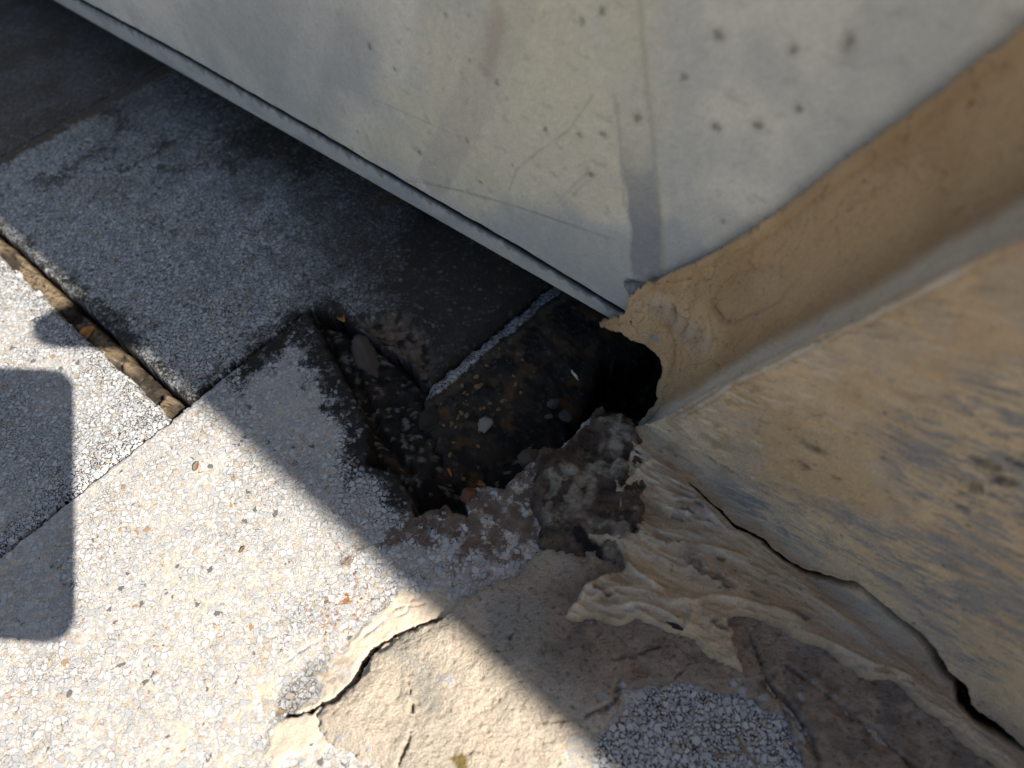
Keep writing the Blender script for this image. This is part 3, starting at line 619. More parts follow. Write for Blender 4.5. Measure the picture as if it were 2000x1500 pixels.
CRACK = pb([(1365, 943), (1382, 961), (1400, 982), (1421, 998), (1442, 1027), (1470, 1034), (1501, 1048), (1522, 1071), (1547, 1088), (1575, 1104), (1610, 1115), (1645, 1129), (1680, 1138), (1715, 1167), (1746, 1195), (1775, 1215), (1800, 1236), (1822, 1262), (1846, 1300), (1877, 1325), (1884, 1356), (1909, 1384), (1947, 1402), (2000, 1440)])
CR2 = np.vstack([CRACK, CRACK[-1]+(CRACK[-1]-CRACK[-4])*3])
dc, sgc, tc_ = dline(s, w_, CR2)
# grain follows the trowel: mostly along the crack, fanning out near the hole
gx = s*.94+w_*.34; gy = -s*.34+w_*.94
wx = gx+.004*fbm(s*30, w_*30, 400, 3); wy = gy+.0035*fbm(s*14+3, w_*14, 402, 2)+.0006*fbm(s*90, w_*90, 403, 2)
fiber = ridged(wx*70, wy*420, 404, 4)
fold = ridged(wx*28, wy*95, 406, 4)
folds = sm(.12, .02, s-.0+.0*w_)*sm(.10, .0, w_)                     # folds strongest near the hole
floorz = sm(.004, -.012, w_)
h = .0004*fbm(s*40, w_*40, 408, 4)+.00045*fbm(wx*160, wy*300, 411, 4)+.00030*fiber*(.4+.6*floorz)+.00022*fbm(s*480, w_*480, 412, 2)
h = h+.0005*(ridged(wx*60+3, wy*240, 407, 4)-1)*sm(.0, .05, .15-s)+(.0016*(fold-1.0)*sm(.14, .02, s)*(.25+.75*floorz))
trw = fbm(wx*17, wy*75, 461, 4)+.35*fbm(wx*60, wy*200, 463, 3)
near_ = sm(.11, .02, s)
h = h+.0013*terr(trw, 2.4, .10)*(.35+.65*np.maximum(near_, floorz))
h = h+.0016*(np.abs(perlin(wx*34, wy*120, 465))*-2+.6)*near_*(.4+.6*sm(.07, .0, w_))
h = h+.0062*floorz
def ridge(P_, wd_, hh, lip=0.0, nz=.0006):
    """a raised crest; lip>0 keeps the left side high and drops the right side steeply"""
    global h
    d_, sg_, t_ = dline(s, w_, pb(P_)); d_ = np.abs(d_+nz*fbm(s*150, w_*150, 420, 3)); tp = np.interp(t_, [0, .12, .85, 1], [.2, 1, 1, .1])
    h = h+1.25*hh*tp*np.exp(-(d_/wd_)**1.6)
    if lip: h = h+1.3*lip*tp*np.where(sg_ > 0, np.exp(-d_/(wd_*5)), np.exp(-(d_/(wd_*.6))**2)-.35*np.exp(-d_/(wd_*2.2)))
# outline of the floor part
OUT = pb([(1258, 838), (1246, 872), (1225, 912), (1197, 952), (1203, 996), (1199, 1020), (1226, 1036), (1240, 1042), (1200, 1050), (1150, 1040), (1128, 1022), (1142, 1060), (1186, 1086), (1214, 1100), (1214, 1120), (1170, 1134), (1136, 1150), (1120, 1180), (1085, 1215), (1110, 1222), (1162, 1218), (1207, 1232), (1246, 1218), (1295, 1240), (1351, 1259), (1382, 1293), (1452, 1324), (1446, 1292), (1438, 1270), (1431, 1238), (1417, 1215),
          (1470, 1213), (1520, 1234), (1560, 1262), (1600, 1268), (1650, 1305), (1675, 1332), (1735, 1328), (1760, 1345), (1804, 1392), (1850, 1420), (1881, 1456), (1950, 1502), (2100, 1600)])
OUT = np.vstack([OUT, [[.85, -.06], [.85, .6], [-.3, .6], [-.3, .02]]])
so_ = sdpoly(s, w_, OUT)+.0011*fbm(s*190, w_*190, 430, 4)*sm(.0, -.004, w_)
for P_, a1_, a2_, a3_ in (
    ([(1295, 894), (1246, 936), (1218, 968), (1207, 1012)], .0016, .0022, .0012), ([(1262, 850), (1250, 880), (1232, 915), (1205, 950), (1208, 1000), (1226, 1030)], .0014, .0020, 0),
    ([(1214, 1078), (1222, 1110), (1240, 1135), (1291, 1164)], .0011, .0042, .0008), ([(1274, 1076), (1330, 1073), (1382, 1083), (1430, 1092), (1468, 1098)], .0013, .0020, .0012),
    ([(1335, 1100), (1352, 1098), (1358, 1111), (1337, 1125)], .0008, .0022, 0), ([(1372, 1102), (1375, 1136), (1398, 1152), (1405, 1125)], .0009, .0018, 0), ([(1403, 1112), (1407, 1150), (1431, 1162)], .0008, .0018, 0),
    ([(1310, 1190), (1354, 1185), (1382, 1176), (1435, 1181), (1505, 1199), (1560, 1215)], .0013, .0018, .0012), ([(1140, 1195), (1162, 1214), (1207, 1225), (1246, 1209), (1295, 1233), (1351, 1253)], .0013, .0024, 0),
    ([(1351, 1255), (1370, 1283), (1410, 1305), (1450, 1322)], .0011, .0024, 0), ([(1448, 1320), (1430, 1290), (1440, 1262), (1418, 1220), (1390, 1228), (1380, 1250)], .0009, .0022, 0),
    ([(1134, 1152), (1165, 1140), (1218, 1128)], .0015, .0026, 0), ([(1150, 1180), (1200, 1160), (1260, 1168), (1300, 1185)], .0014, .0016, .0014), ([(1180, 1200), (1240, 1190), (1300, 1210), (1350, 1235)], .0012, .0016, .001),
    ([(1120, 1190), (1140, 1160), (1160, 1150)], .002, .002, 0), ([(1300, 1195), (1330, 1180), (1345, 1205), (1335, 1240)], .0012, .0016, .001),
    ([(1500, 900), (1470, 880), (1430, 870), (1390, 868)], .0010, .0010, .0008), ([(1400, 893), (1450, 905), (1520, 940), (1560, 955), (1640, 975), (1740, 1003)], .0010, .0007, .0012),
    ([(1370, 940), (1340, 920), (1310, 905)], .0012, .0012, .0008), ([(1326, 985), (1350, 985), (1378, 982), (1390, 1010), (1430, 1050)], .0012, .0016, .0012), ([(1380, 990), (1405, 1030)], .0007, .0022, 0),
    ([(1330, 1000), (1355, 1030), (1380, 1033), (1420, 1045)], .0012, .0013, .001), ([(1300, 860), (1340, 855), (1400, 880)], .0012, .0010, .001), ([(1290, 870), (1330, 880), (1370, 890)], .0010, .0012, 0),
    ([(1655, 1311), (1672, 1330), (1700, 1324), (1740, 1318)], .0013, .0024, 0), ([(1560, 1240), (1640, 1275), (1700, 1300), (1790, 1311)], .0014, .0014, .001), ([(1844, 1412), (1870, 1445), (1930, 1490)], .0011, .0024, 0),
    ([(1460, 768), (1500, 758), (1520, 766)], .0009, .0010, 0), ([(1400, 835), (1420, 830), (1450, 838)], .0009, .0009, .0007)):
    ridge(P_, a1_, a2_, a3_)
rngs = random.Random(3)
for i in range(46):                                                    # small random skin wrinkles and nicks
    x = rngs.uniform(1330, 1990); y = 760+(x-1300)*.15+rngs.uniform(0, 330); l_ = rngs.uniform(12, 45); a = rngs.uniform(-.2, .9)
    ridge([(x, y), (x+l_*.5*math.cos(a), y+l_*.5*math.sin(a)+3), (x+l_*math.cos(a), y+l_*math.sin(a))], .0006, rngs.choice([-.0008, .0006, .0007]), 0)
tanc = mix(np.array([.61, .46, .29]), np.array([.51, .37, .225]), sm(-.3, .35, fbm(s*18, w_*18, 440, 4)))
tanc = mix(tanc, np.array([.62, .52, .39]), .55*sm(.10, -.01, w_)*sm(.13, .02, s+.02*fbm(s*30, w_*30, 442, 3)))
tanc = mix(tanc, np.array([.74, .66, .54]), .6*sm(.1, .9, (fold-.9))*floorz*sm(.11, .03, s))  # fold crests painted paler, light put into the colour to show the relief
tanc = mix(tanc, np.array([.47, .345, .255]), .6*sm(.06, .16, s)*sm(.05, -.02, w_))
ter2 = sm(.05, .4, fbm(s*24+7, w_*30, 467, 4))
tanc = mix(tanc, np.array([.45, .37, .29]), .55*ter2)
tanc = mix(tanc, np.array([.33, .21, .10]), .45*sm(.30, .75, fbm(wx*60, wy*150, 469, 4)+.25*near_)*(.45+.55*near_))
tanc = mix(tanc, np.array([.75, .68, .56]), .55*sm(.35, .8, fbm(wx*50+9, wy*260, 471, 4))*(.3+.7*near_))
stk = .62*fbm(wx*85, wy*760, 445, 4)+.48*fbm(wx*38, wy*120, 446, 4)
G1 = sdpoly(s, w_, pb([(1440, 925), (1500, 925), (1560, 950), (1660, 985), (1730, 1010), (1760, 1000), (1720, 940), (1690, 850), (1740, 780), (1850, 740), (2100, 700), (2200, 1300), (1900, 1330), (1740, 1150), (1600, 1090), (1480, 1010), (1400, 950)]))
gm = sm(-.006, .010, G1+.006*fbm(s*40, w_*40, 447, 3))*sm(.0, .42, stk+.34*fbm(s*20, w_*20, 448, 3)+.16)
OR = sdpoly(s, w_, pb([(1500, 780), (1640, 820), (1700, 870), (1705, 920), (1745, 1000), (1700, 990), (1600, 960), (1500, 930), (1480, 860)]))
gm = gm*(1-.92*sm(-.001, .003, OR))*np.where(sgc > 0, 1, .06); h = h+.0007*sm(-.0008, .001, OR)
tanc = mix(tanc, np.array([.50, .36, .19]), .5*sm(-.001, .004, OR))
colr = mix(tanc, np.array([.28, .28, .278])*(.9+.2*fiber)[..., None]*.80, gm*.82)
h = h-.0005*gm
g2 = sdpoly(s, w_, pb([(1590, 1118), (1650, 1140), (1720, 1190), (1700, 1190), (1620, 1165)])); colr = mix(colr, [.27, .265, .25], .4*sm(-.002, .002, g2+.002*fiber*.5))
holes = [(1395, 896, .0030, .0018), (1592, 868, .0045, .0025), (1580, 905, .0030, .0022), (1425, 915, .0050, .0018), (1345, 1010, .0030, .0024), (1322, 1023, .0030, .0018), (1357, 1112, .0042, .003), (1385, 1135, .0042, .003), (1415, 1150, .0042, .0028), (1403, 1230, .0032, .0024), (1405, 1100, .0014, .0012), (1470, 1170, .003, .0018), (1560, 1205, .004, .0022), (1290, 1060, .004, .003), (1180, 1165, .004, .002),
         (1640, 930, .0015, .001), (1875, 985, .003, .002), (1930, 905, .004, .002), (1960, 935, .003, .003), (1985, 900, .003, .002), (1905, 950, .002, .004)]
for (x, y, rx, ry) in holes:
    q = pb([(x, y)])[0]; ds_ = (s-q[0])*.94+(w_-q[1])*.34; dw_ = -(s-q[0])*.34+(w_-q[1])*.94; rr_ = np.sqrt((ds_/(rx*1.25))**2+(dw_/(ry*.75))**2)+.55*fbm(s*190, w_*190, 450, 3)
    h = h-.0022*sm(1.1, .75, rr_)*np.clip(.5-dw_/ry*.8, .1, 1.2)+.0009*np.exp(-((rr_-1.25)/.22)**2); colr = mix(colr, np.array([.25, .19, .14]), .55*sm(1.0, .7, rr_))
for i in range(230):
    x = rngs.uniform(1250, 1999); y = rngs.uniform(780, 1420); q = pb([(x, y)])[0]; r_ = rngs.uniform(.0003, .0010)
    m_ = (np.abs(s-q[0]) < .004) & (np.abs(w_-q[1]) < .004)
    rr_ = np.hypot((s-q[0])*rngs.uniform(.5, 1), w_-q[1]); k_ = sm(r_, r_*.3, rr_)*m_
    colr = mix(colr, [.12, .085, .06], .7*k_); h = h-.0004*k_
# brown wash painted into the fold hollows as shading, so the relief shows
colr = mix(colr, np.array([.30, .19, .09]), .5*sm(.9, .3, fold)*sm(.14, .03, s)*floorz)
fd = sm(.0035, .0, np.abs(so_))*floorz; colr = mix(colr, np.array([.36, .24, .12]), .35*fd)
# crack
cw = np.interp(tc_, [0, .05, .16, .22, .34, .50, .62, .68, .72, .80, .90, 1], [.0002, .0006, .0006, .0008, .0015, .0026, .0028, .0030, .0012, .0011, .0012, .0010])+.0006*fbm(s*170, w_*170, 455, 3)
cw = np.maximum(cw*np.interp(tc_, [0, .66, .72, 1], [1.25, 1.05, .62, .5]), .0003)
h = h-.016*sm(cw+.0004, cw*.55, dc)*(dc < .012)+.0011*np.exp(-((dc-cw-.0010)/.0010)**2)*(.3+sm(.02, .3, tc_))
colr = np.clip(colr*np.array([1.18, 1.19, 1.21]), 0, .84)
colr = mix(colr, np.array([.014, .012, .010]), sm(cw+.0002, cw*.7, dc))
hedge = sm(.0, .0026, so_)
h = np.where(floorz > .5, h*hedge+.0030*sm(-.0010, .0016, so_)-.0018, h)
keepall = so_ > -.0012
# above the fillet line nothing of this wall exists
LB = pb([(1180, 880), (1262, 842), (1300, 828), (1450, 745), (1650, 650), (1800, 575), (2000, 478), (2150, 400), (2300, 330)]); LB = np.vstack([LB, [.14, .46], [.5, .46]])
TOP = np.vstack([[-.3, .0], [-.05, .002], LB, [[.85, .46], [.85, -.3], [-.3, -.3]]])
keepall &= sdpoly(s, w_, TOP) > -.0035
Vs = base+Nrm*h[..., None]
crs = sgc > 0                                                            # left of travel = above the crack
bx = (s < CRACK[0][0])
wallside = np.where(bx, w_ > CRACK[0][1], crs)
wall = thing('sealed_wall', 'tan and grey streaked sealed wall rising at the right beside the metal cabinet', 'wall', bb)
lo = lambda V_: V_-np.array(wall.location)
dil = wallside.copy(); dil[1:] |= wallside[:-1]; dil[:, 1:] |= wallside[:, :-1]; dil[1:, 1:] |= wallside[:-1, :-1]
dil[:-1] |= wallside[1:]; dil[:, :-1] |= wallside[:, 1:]
grid('coating', lo(Vs), colr, np.full(s.shape, .62), MAT_SEAL, keepall & dil, wall)
apr = grid('sealant_apron', Vs, colr, np.full(s.shape, .55), MAT_SEAL, keepall & ~wallside)
tag(apr, 'folded cream sealant smeared over the floor below the long crack, peeling in pointed flaps', 'sealant')
# the solid body of the wall behind its coating
bmw = bmesh.new(); prof = [tuple(p) for p in LB[1:]]
prof = [(p[0]+.004, max(p[1]-.003, 0)) for p in prof]; prof = [(prof[0][0], -.02)]+prof+[(.8, .46), (.8, -.02)]
fr = [bmw.verts.new(bb+tB*p[0]-nB*.0035+np.array([0, 0, p[1]])-np.array(wall.location)) for p in prof]
bk = []
for p in prof:
    q = bb+tB*p[0]; dA = (q.dot(mA)-VA)                                  # distance in front of the cabinet face (negative)
    q = q+mA*(-dA-.003); bk.append(bmw.verts.new(q+np.array([0, 0, p[1]])-np.array(wall.location)))
bmw.faces.new(fr); bmw.faces.new(bk[::-1])
for i in range(len(fr)): j = (i+1) % len(fr); bmw.faces.new([fr[i], bk[i], bk[j], fr[j]])
bmesh.ops.recalc_face_normals(bmw, faces=bmw.faces)
me = bpy.data.meshes.new('masonry'); bmw.to_mesh(me); me.materials.append(flat_mat('masonry', (.22, .18, .14), .9, .3, 300, .001)); link(bpy.data.objects.new('masonry', me), wall)

# ------------------------------------------------------------------ sealant fillet between cabinet and wall
def spl(P_, n_):
    P_ = np.asarray(P_, float); l_ = np.r_[0, np.cumsum(np.linalg.norm(P_[1:]-P_[:-1], axis=1))]; t_ = np.linspace(0, l_[-1], n_)
    q = np.stack([np.interp(t_, l_, P_[:, k]) for k in range(P_.shape[1])], 1)
    ker = np.ones(31)/31
    for k in range(q.shape[1]):
        e_ = np.pad(q[:, k], 15, mode='edge'); e_[:15] = 2*q[0, k]-q[15:0:-1, k]; e_[-15:] = 2*q[-1, k]-q[-2:-17:-1, k]; q[:, k] = np.convolve(e_, ker, 'valid')
    return q
def wA(px, py, off=.0022):
    n = -mA; p = CAM+ray(px, py)*((n.dot(mA*VA-CAM))/n.dot(ray(px, py))); return p-mA*off
def wB(px, py, off=.0015):
    r = ray(px, py); p = CAM+r*(nB.dot(bb-CAM)/nB.dot(r)); return p+nB*off
NA = 620; NC = 300
top = spl([wA(1150, 650), wA(1215, 590), wA(1272, 545), wA(1335, 520), wA(1400, 492), wA(1480, 445), wA(1560, 390), wA(1700, 283), wA(1850, 175), wA(2000, 55), wA(2150, -70), wA(2260, -170)], NA)
bot = spl([wB(1165, 900), wB(1215, 872), wB(1262, 848), wB(1300, 832), wB(1360, 800), wB(1450, 748), wB(1550, 700), wB(1650, 652), wB(1800, 577), wB(2000, 480), wB(2150, 400), wB(2260, 350)], NA)
offb = (bot.dot(mA)-VA)
val = bot+mA*(-offb-.008)[:, None]+np.array([0, 0, -.002])
a = np.linspace(0, 1, NA)[:, None]*np.ones(NC); t = np.ones(NA)[:, None]*np.linspace(0, 1, NC)
T_ = t[..., None]
fl = (1-T_)**2*top[:, None]+2*(1-T_)*T_*val[:, None]+T_**2*bot[:, None]
du = np.gradient(fl, axis=0); dv = np.gradient(fl, axis=1); nf = np.cross(du, dv); nf /= np.linalg.norm(nf, axis=-1)[..., None]
if (nf*(CAM-fl)).sum(-1).mean() < 0: nf = -nf
# arc-length coordinates on the fillet, and a lookup from the traced photo marks onto it
al = np.cumsum(np.linalg.norm(du, axis=-1), axis=0)[:, NC//2][:, None]*np.ones(NC)
cl = np.cumsum(np.linalg.norm(dv, axis=-1), axis=1)
pc = (fl-CAM)@R; PX = 1000-F*pc[..., 0]/pc[..., 2]; PY = 750+F*pc[..., 1]/pc[..., 2]
def pl_(pts):
    o = []
    for q in pts:
        i = np.argmin((PX-q[0])**2+(PY-q[1])**2); o.append((al.flat[i], cl.flat[i]))
    return np.array(o)
hf = .0004*fbm(al*40, cl*40, 500, 4)+.00012*fbm(al*260, cl*260, 502, 3)
colf = mix(np.array([.65, .465, .27]), np.array([.53, .36, .195]), sm(-.35, .35, fbm(al*20, cl*20, 504, 4)))
colf = mix(colf, np.array([.40, .265, .155]), .40*sm(.045, .12, al)*sm(-.4, .5, fbm(al*11, cl*14, 505, 3)+.25))
pale = sm(.60, .80, t+.03*fbm(al*30, cl*30, 506, 3))*sm(1.02, .985, t+.02*fbm(al*60, cl*60, 509, 3))
colf = mix(colf, np.array([.25, .175, .10]), .50*sm(.30, .66, t)*sm(.80, .68, t)*(.6+.4*sm(0, .08, al)))  # deep valley painted darker brown, its shade put into the colour
colf = mix(colf, np.array([.66, .60, .50]), pale*.92)  # ledge painted pale: the sky light it catches, put into the colour
def rf(P_, wd_, hh, lip=0, dark=0, nz=.0005):
    global hf, colf
    d_, sg_, t_ = dline(al, cl, pl_(P_)); d_ = np.abs(d_+nz*fbm(al*170, cl*170, 508, 3)); tp = np.interp(t_, [0, .12, .88, 1], [.2, 1, 1, .2])
    hf = hf+hh*tp*np.exp(-(d_/wd_)**1.6)
    if lip: hf = hf+lip*tp*np.where(sg_ > 0, np.exp(-d_/(wd_*6)), -.3*np.exp(-d_/(wd_*2)))
    if dark: colf = mix(colf, [.11, .075, .05], dark*tp*np.exp(-(d_/wd_)**2))
rf([(1236, 585), (1262, 592), (1290, 614), (1330, 650), (1365, 678), (1395, 690)], .0020, .0020)
cmb, csg, ctt = dline(al, cl, pl_([(1268, 572), (1300, 586), (1340, 622), (1375, 655), (1402, 678)]))
cph = ctt*34+3.2*fbm(al*90, cl*90, 521, 2)+cmb*260
cwv = np.exp(-(cmb/.0050)**2)*sm(0, .1, ctt)*sm(1, .9, ctt)
colf = mix(colf, np.array([.27, .20, .16]), .75*cwv*sm(-.1, .8, np.sin(cph)+.5*fbm(al*150, cl*150, 525, 2)))  # creases painted dark: grime plus the shade that soft light leaves out
colf = mix(colf, np.array([.78, .66, .48]), .6*cwv*sm(.3, .9, -np.sin(cph)+.4*fbm(al*150, cl*150, 526, 2)))  # crests painted pale so the creases read in soft light
hf = hf-.0030*np.exp(-(cmb/.0048)**2)*sm(0, .1, ctt)*sm(1, .9, ctt)*(.55+.45*np.sin(cph))*(1+.5*fbm(al*120, cl*120, 523, 2))
dd = sdpoly(al, cl, pl_([(1262, 590), (1300, 580), (1345, 608), (1400, 665), (1395, 690), (1350, 665), (1300, 620)])); colf = mix(colf, np.array([.36, .28, .23]), .45*sm(-.003, .003, dd+.002*fbm(al*130, cl*130, 511, 3)))
el = np.array([(1400+0, 560), (1392, 595), (1410, 622), (1440, 634), (1480, 625), (1530, 600), (1570, 560), (1590, 520), (1585, 490), (1540, 492), (1480, 505), (1430, 525)])
se = sdpoly(al, cl, pl_(el))+.0012*fbm(al*90, cl*90, 513, 3)
ell = sm(.03, -.02, (al-pl_([(1490, 560)])[0][0]))
hf = hf-.0019*sm(-.0008, .0026, se)*sm(.012, .0, se-.0)*ell+.0007*terr(fbm(al*26, cl*40, 512, 4), 2.2, .12)+.0005*ridged(al*70, cl*120, 516, 3)*sm(.10, .02, al)-.0005*sm(0, .004, se); colf = mix(colf, np.array([.46, .34, .21]), .35*sm(-.003, .006, se+.004*fbm(al*60, cl*60, 514, 3)))
rf([(1392, 575), (1396, 598), (1412, 622), (1435, 632)], .0011, -.0016, 0, .45)
rf([(1310, 722), (1322, 700), (1326, 670), (1318, 645), (1300, 625)], .0026, -.0034, 0, .5)
rf([(1306, 740), (1330, 735), (1333, 700), (1332, 670), (1320, 640)], .0010, .0014)
rf([(1235, 600), (1260, 610), (1246, 622), (1230, 618)], .0010, .0014); rf([(1240, 625), (1252, 640), (1246, 650), (1240, 662)], .0011, -.002, 0, .6)
rf([(1340, 730), (1360, 715), (1385, 712), (1398, 705), (1412, 716), (1416, 735)], .0008, .0008, 0)
rf([(1320, 545), (1345, 538), (1380, 515), (1420, 492), (1440, 480)], .0008, -.0010, 0, .3); rf([(1390, 512), (1420, 500), (1440, 492), (1436, 506)], .0006, -.0012, 0, .8)
rf([(1290, 545), (1340, 528), (1400, 500), (1480, 452), (1560, 398), (1700, 292), (1850, 186), (2000, 68), (2150, -55)], .0022, .0016)
rf([(1440, 505), (1520, 445), (1580, 405), (1650, 355), (1720, 295)], .0014, -.0009, 0, .35)
rf([(1665, 400), (1700, 380), (1740, 355)], .0010, -.0006, 0, .5)
for P_ in ([(1485, 605), (1488, 622)], [(1405, 655), (1413, 668)], [(1340, 770), (1350, 762)], [(1315, 565), (1325, 572)], [(1530, 520), (1532, 530)], [(1380, 535), (1392, 548)], [(1400, 515), (1404, 522)]): rf(P_, .0009, -.0013, 0, .8)
for i in range(260):
    x = rngs.uniform(1290, 2000); yy = np.interp(x, [1270, 2000], [545, 60]); y2 = np.interp(x, [1300, 2000], [760, 400]); y = rngs.uniform(yy+10, y2)
    q = pl_([(x, y)])[0]; r_ = rngs.uniform(.0004, .0013)*(1 if rngs.random() < .85 else 1.7); rr_ = np.hypot((al-q[0])*rngs.uniform(.5, 1), cl-q[1])
    k_ = sm(r_, r_*.3, rr_); colf = mix(colf, [.20, .11, .055], rngs.uniform(.3, .75)*k_); hf = hf-.0003*k_
gs = sdpoly(al, cl, pl_([(1276, 648), (1292, 650), (1296, 662), (1280, 660)])); colf = mix(colf, [.30, .33, .35], .85*sm(-.001, .001, gs+.001*fbm(al*300, cl*300, 517, 2)))
# ragged end over the hole
EDGE = [(1272, 543), (1262, 556), (1238, 572), (1240, 590), (1232, 606), (1222, 612), (1184, 624), (1181, 630), (1200, 634), (1225, 641), (1240, 655), (1262, 662), (1285, 678), (1300, 692), (1304, 712), (1302, 735), (1295, 750), (1294, 765), (1299, 778), (1290, 795), (1278, 805), (1272, 818), (1260, 828), (1258, 838), (1275, 838), (1300, 834)]
sde = sdpoly(al, cl, np.vstack([pl_(EDGE), [[al.max()+1, cl.max()+.5], [al.max()+1, -.5]]]))+.0007*fbm(al*230, cl*230, 519, 3)
hf = hf+.0012*np.exp(-((sde-.0012)/.0016)**2)
keep = (sde > 0)
Vf = fl+nf*hf[..., None]
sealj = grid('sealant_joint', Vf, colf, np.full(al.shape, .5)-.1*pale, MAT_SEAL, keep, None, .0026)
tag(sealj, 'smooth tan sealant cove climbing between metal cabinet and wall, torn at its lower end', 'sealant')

# ------------------------------------------------------------------ loose things in and around the hole
def lump(name, mat, n=3, seed=0, sq=(1, 1, .6), rough=.25, flat=0):
    b = bmesh.new(); bmesh.ops.create_icosphere(b, subdivisions=n, radius=1)
    rg = np.random.RandomState(seed); pl = [(lambda d: (d/np.linalg.norm(d), rg.uniform(.62, .9)))(rg.randn(3)) for _ in range(9)]
    for vv in b.verts:
        p = np.array(vv.co)
        for d_, k_ in pl:
            q = p.dot(d_)
            if q > k_: p = p-d_*(q-k_)
        p = p*(1+rough*.35*float(fbm(np.array([p[0]*2.3+seed]), np.array([p[1]*2.3+p[2]*1.7]), seed, 3)[0]))
        vv.co = p*np.array(sq)
    for f in b.faces: f.smooth = not flat
    me = bpy.data.meshes.new(name); b.to_mesh(me); me.materials.append(mat); return me
def put(name, me, p, sc, rot, label=None, cat=None, group=None):
    o = bpy.data.objects.new(name, me); link(o); o.location = p; o.scale = (sc,)*3 if np.isscalar(sc) else sc; o.rotation_euler = rot
    return tag(o, label, cat, group)
M_YEL = flat_mat('yellow_gravel', (.30, .20, .085), .7, .45, 700, .0005); M_CONC = flat_mat('broken_concrete', (.19, .15, .12), .9, .45, 350, .0012)
M_DARKC = flat_mat('dirty_concrete', (.07, .055, .042), .85, .5, 400, .0012); M_PLAS = flat_mat('white_plaster', (.40, .37, .32), .85, .2, 500, .0006)
M_LEAF = flat_mat('dry_leaf', (.36, .15, .035), .7, .3, 300, .0002); M_SEED = flat_mat('brown_husk', (.16, .10, .06), .7, .3, 500, .0002); M_TWIG = flat_mat('dry_grass', (.26, .19, .11), .8, .3, 500, .0002)
grav = [lump('gravel_grain', M_YEL, 2, k, (1, .75, .6)) for k in (1, 2, 3)]
rg = random.Random(11)
dg = bpy.context.evaluated_depsgraph_get()
def soil_z(px, py):
    """height of whatever lies at that mark"""
    r = ray(px, py); hit, pos, *_ = S.ray_cast(bpy.context.evaluated_depsgraph_get(), Vector(CAM), Vector(r)); return np.array(pos) if hit else at(px, py, -.02)
bpy.context.view_layer.update()
for i in range(46):
    tt = rg.random(); x = 865+tt*170+rg.gauss(0, 30); y = 835-tt*130+rg.gauss(0, 34); p = soil_z(x, y)
    if p[2] < -.05: continue
    put('gravel_grain', grav[i % 3], p+np.array([0, 0, .0004]), rg.choice((.0007, .0009, .0011, .0014, .0019, .0025))*rg.uniform(.8, 1.2), (rg.random()*3, rg.random(), rg.random()*6),
        'small ochre gravel grain lying on the mud-covered slab in the hole', 'gravel', 'ochre gravel grains on the muddy slab')
me = lump('concrete_shard', M_CONC, 4, 21, (1, .42, .4), .5)
p = soil_z(716, 700); put('concrete_shard', me, p+np.array([0, 0, .001]), .0165, (.3, .2, math.radians(-62)), 'grey-brown wedge of broken slab standing in the gap left of the shattered corner', 'rubble')
me = lump('concrete_shard', M_DARKC, 4, 23, (1, .7, .6), .5)
p = soil_z(840, 812); put('concrete_shard', me, p-np.array([0, 0, .003]), .010, (.1, .2, 1.1), 'dark dirt-crusted shard below the tip of the shattered slab corner', 'rubble')
me = lump('mortar_chunk', M_CONC, 4, 31, (1, .9, .8), .4)
p = at(1036, 892, 0); put('mortar_chunk', me, p+np.array([0, 0, -.004]), .0078, (0, .2, .4), 'round brown mortar knob on the rim of the hole', 'rubble')
me = lump('plaster_flake', M_PLAS, 3, 41, (1, .75, .25), .5)
p = soil_z(948, 832); put('plaster_flake', me, p+np.array([0, 0, .001]), .0058, (.5, .1, .5), 'bright white plaster flake on the mud in the hole', 'rubble')
for k, (x, y, s_) in enumerate(((1080, 790, .0055), (1103, 815, .0062), (1072, 815, .003))):
    me = lump('wet_pebble', flat_mat('wet_stone', (.20, .20, .20), .25, .6, 300, .0008), 3, 50+k, (1, .6, .5), .5)
    p = soil_z(x, y); put('wet_pebble', me, (p if p[2] > -.05 else at(x, y, -.03))+np.array([0, 0, .001]), s_, (.2, .3, 1.0+k), ('upper grey wet stone at the black mouth of the hole', 'larger lower grey wet stone at the black mouth of the hole', 'smallest grey wet stone at the black mouth of the hole')[k], 'stone')
# rust-brown stone and seed near the rim
me = lump('rust_stone', flat_mat('rusty_stone', (.24, .10, .06), .8, .5, 500, .0008), 3, 61, (1, .8, .6), .5)
p = soil_z(917, 965); put('rust_stone', me, p, .0055, (0, 0, .6), 'rust-red stone on the rim of the hole', 'stone')
def leaf(px, py, ln, wd_, rz, mat, name, label, cat, lift=.0012, curl=.5, tilt=.2):
    n_, m_ = 13, 7; a_ = np.linspace(-1, 1, n_)[:, None]*np.ones(m_); b_ = np.ones(n_)[:, None]*np.linspace(-1, 1, m_)
    wdt = np.clip(1-np.abs(a_)**1.7, 0, 1)**.8
    V_ = np.stack([a_*ln/2, b_*wd_/2*wdt, curl*wd_*(b_**2*.6*wdt+.35*a_**2)+.05*ln*np.sin(a_*3)], -1)
    o = grid(name, V_, np.ones(V_.shape)*.3, np.full(a_.shape, .6), mat, None, None, .0002)
    o.location = soil_z(px, py)+np.array([0, 0, lift]); o.rotation_euler = (tilt, -tilt*.5, rz); return tag(o, label, cat)
leaf(668, 622, .0125, .005, -1.0, M_LEAF, 'dry_leaf', 'bright orange dry leaf scrap caught at the top of the broken gap', 'leaf')
leaf(172, 655, .013, .008, .8, M_LEAF, 'dry_leaf', 'orange dry leaf scrap in the dark joint between the left slabs', 'leaf')
leaf(938, 946, .008, .003, -.5, M_LEAF, 'dry_leaf', 'small orange seed husk on the rim of the hole', 'leaf')
leaf(878, 920, .010, .0016, -1.2, M_LEAF, 'dry_leaf', 'thin rust-brown sliver on the mud beside the white chips', 'leaf')
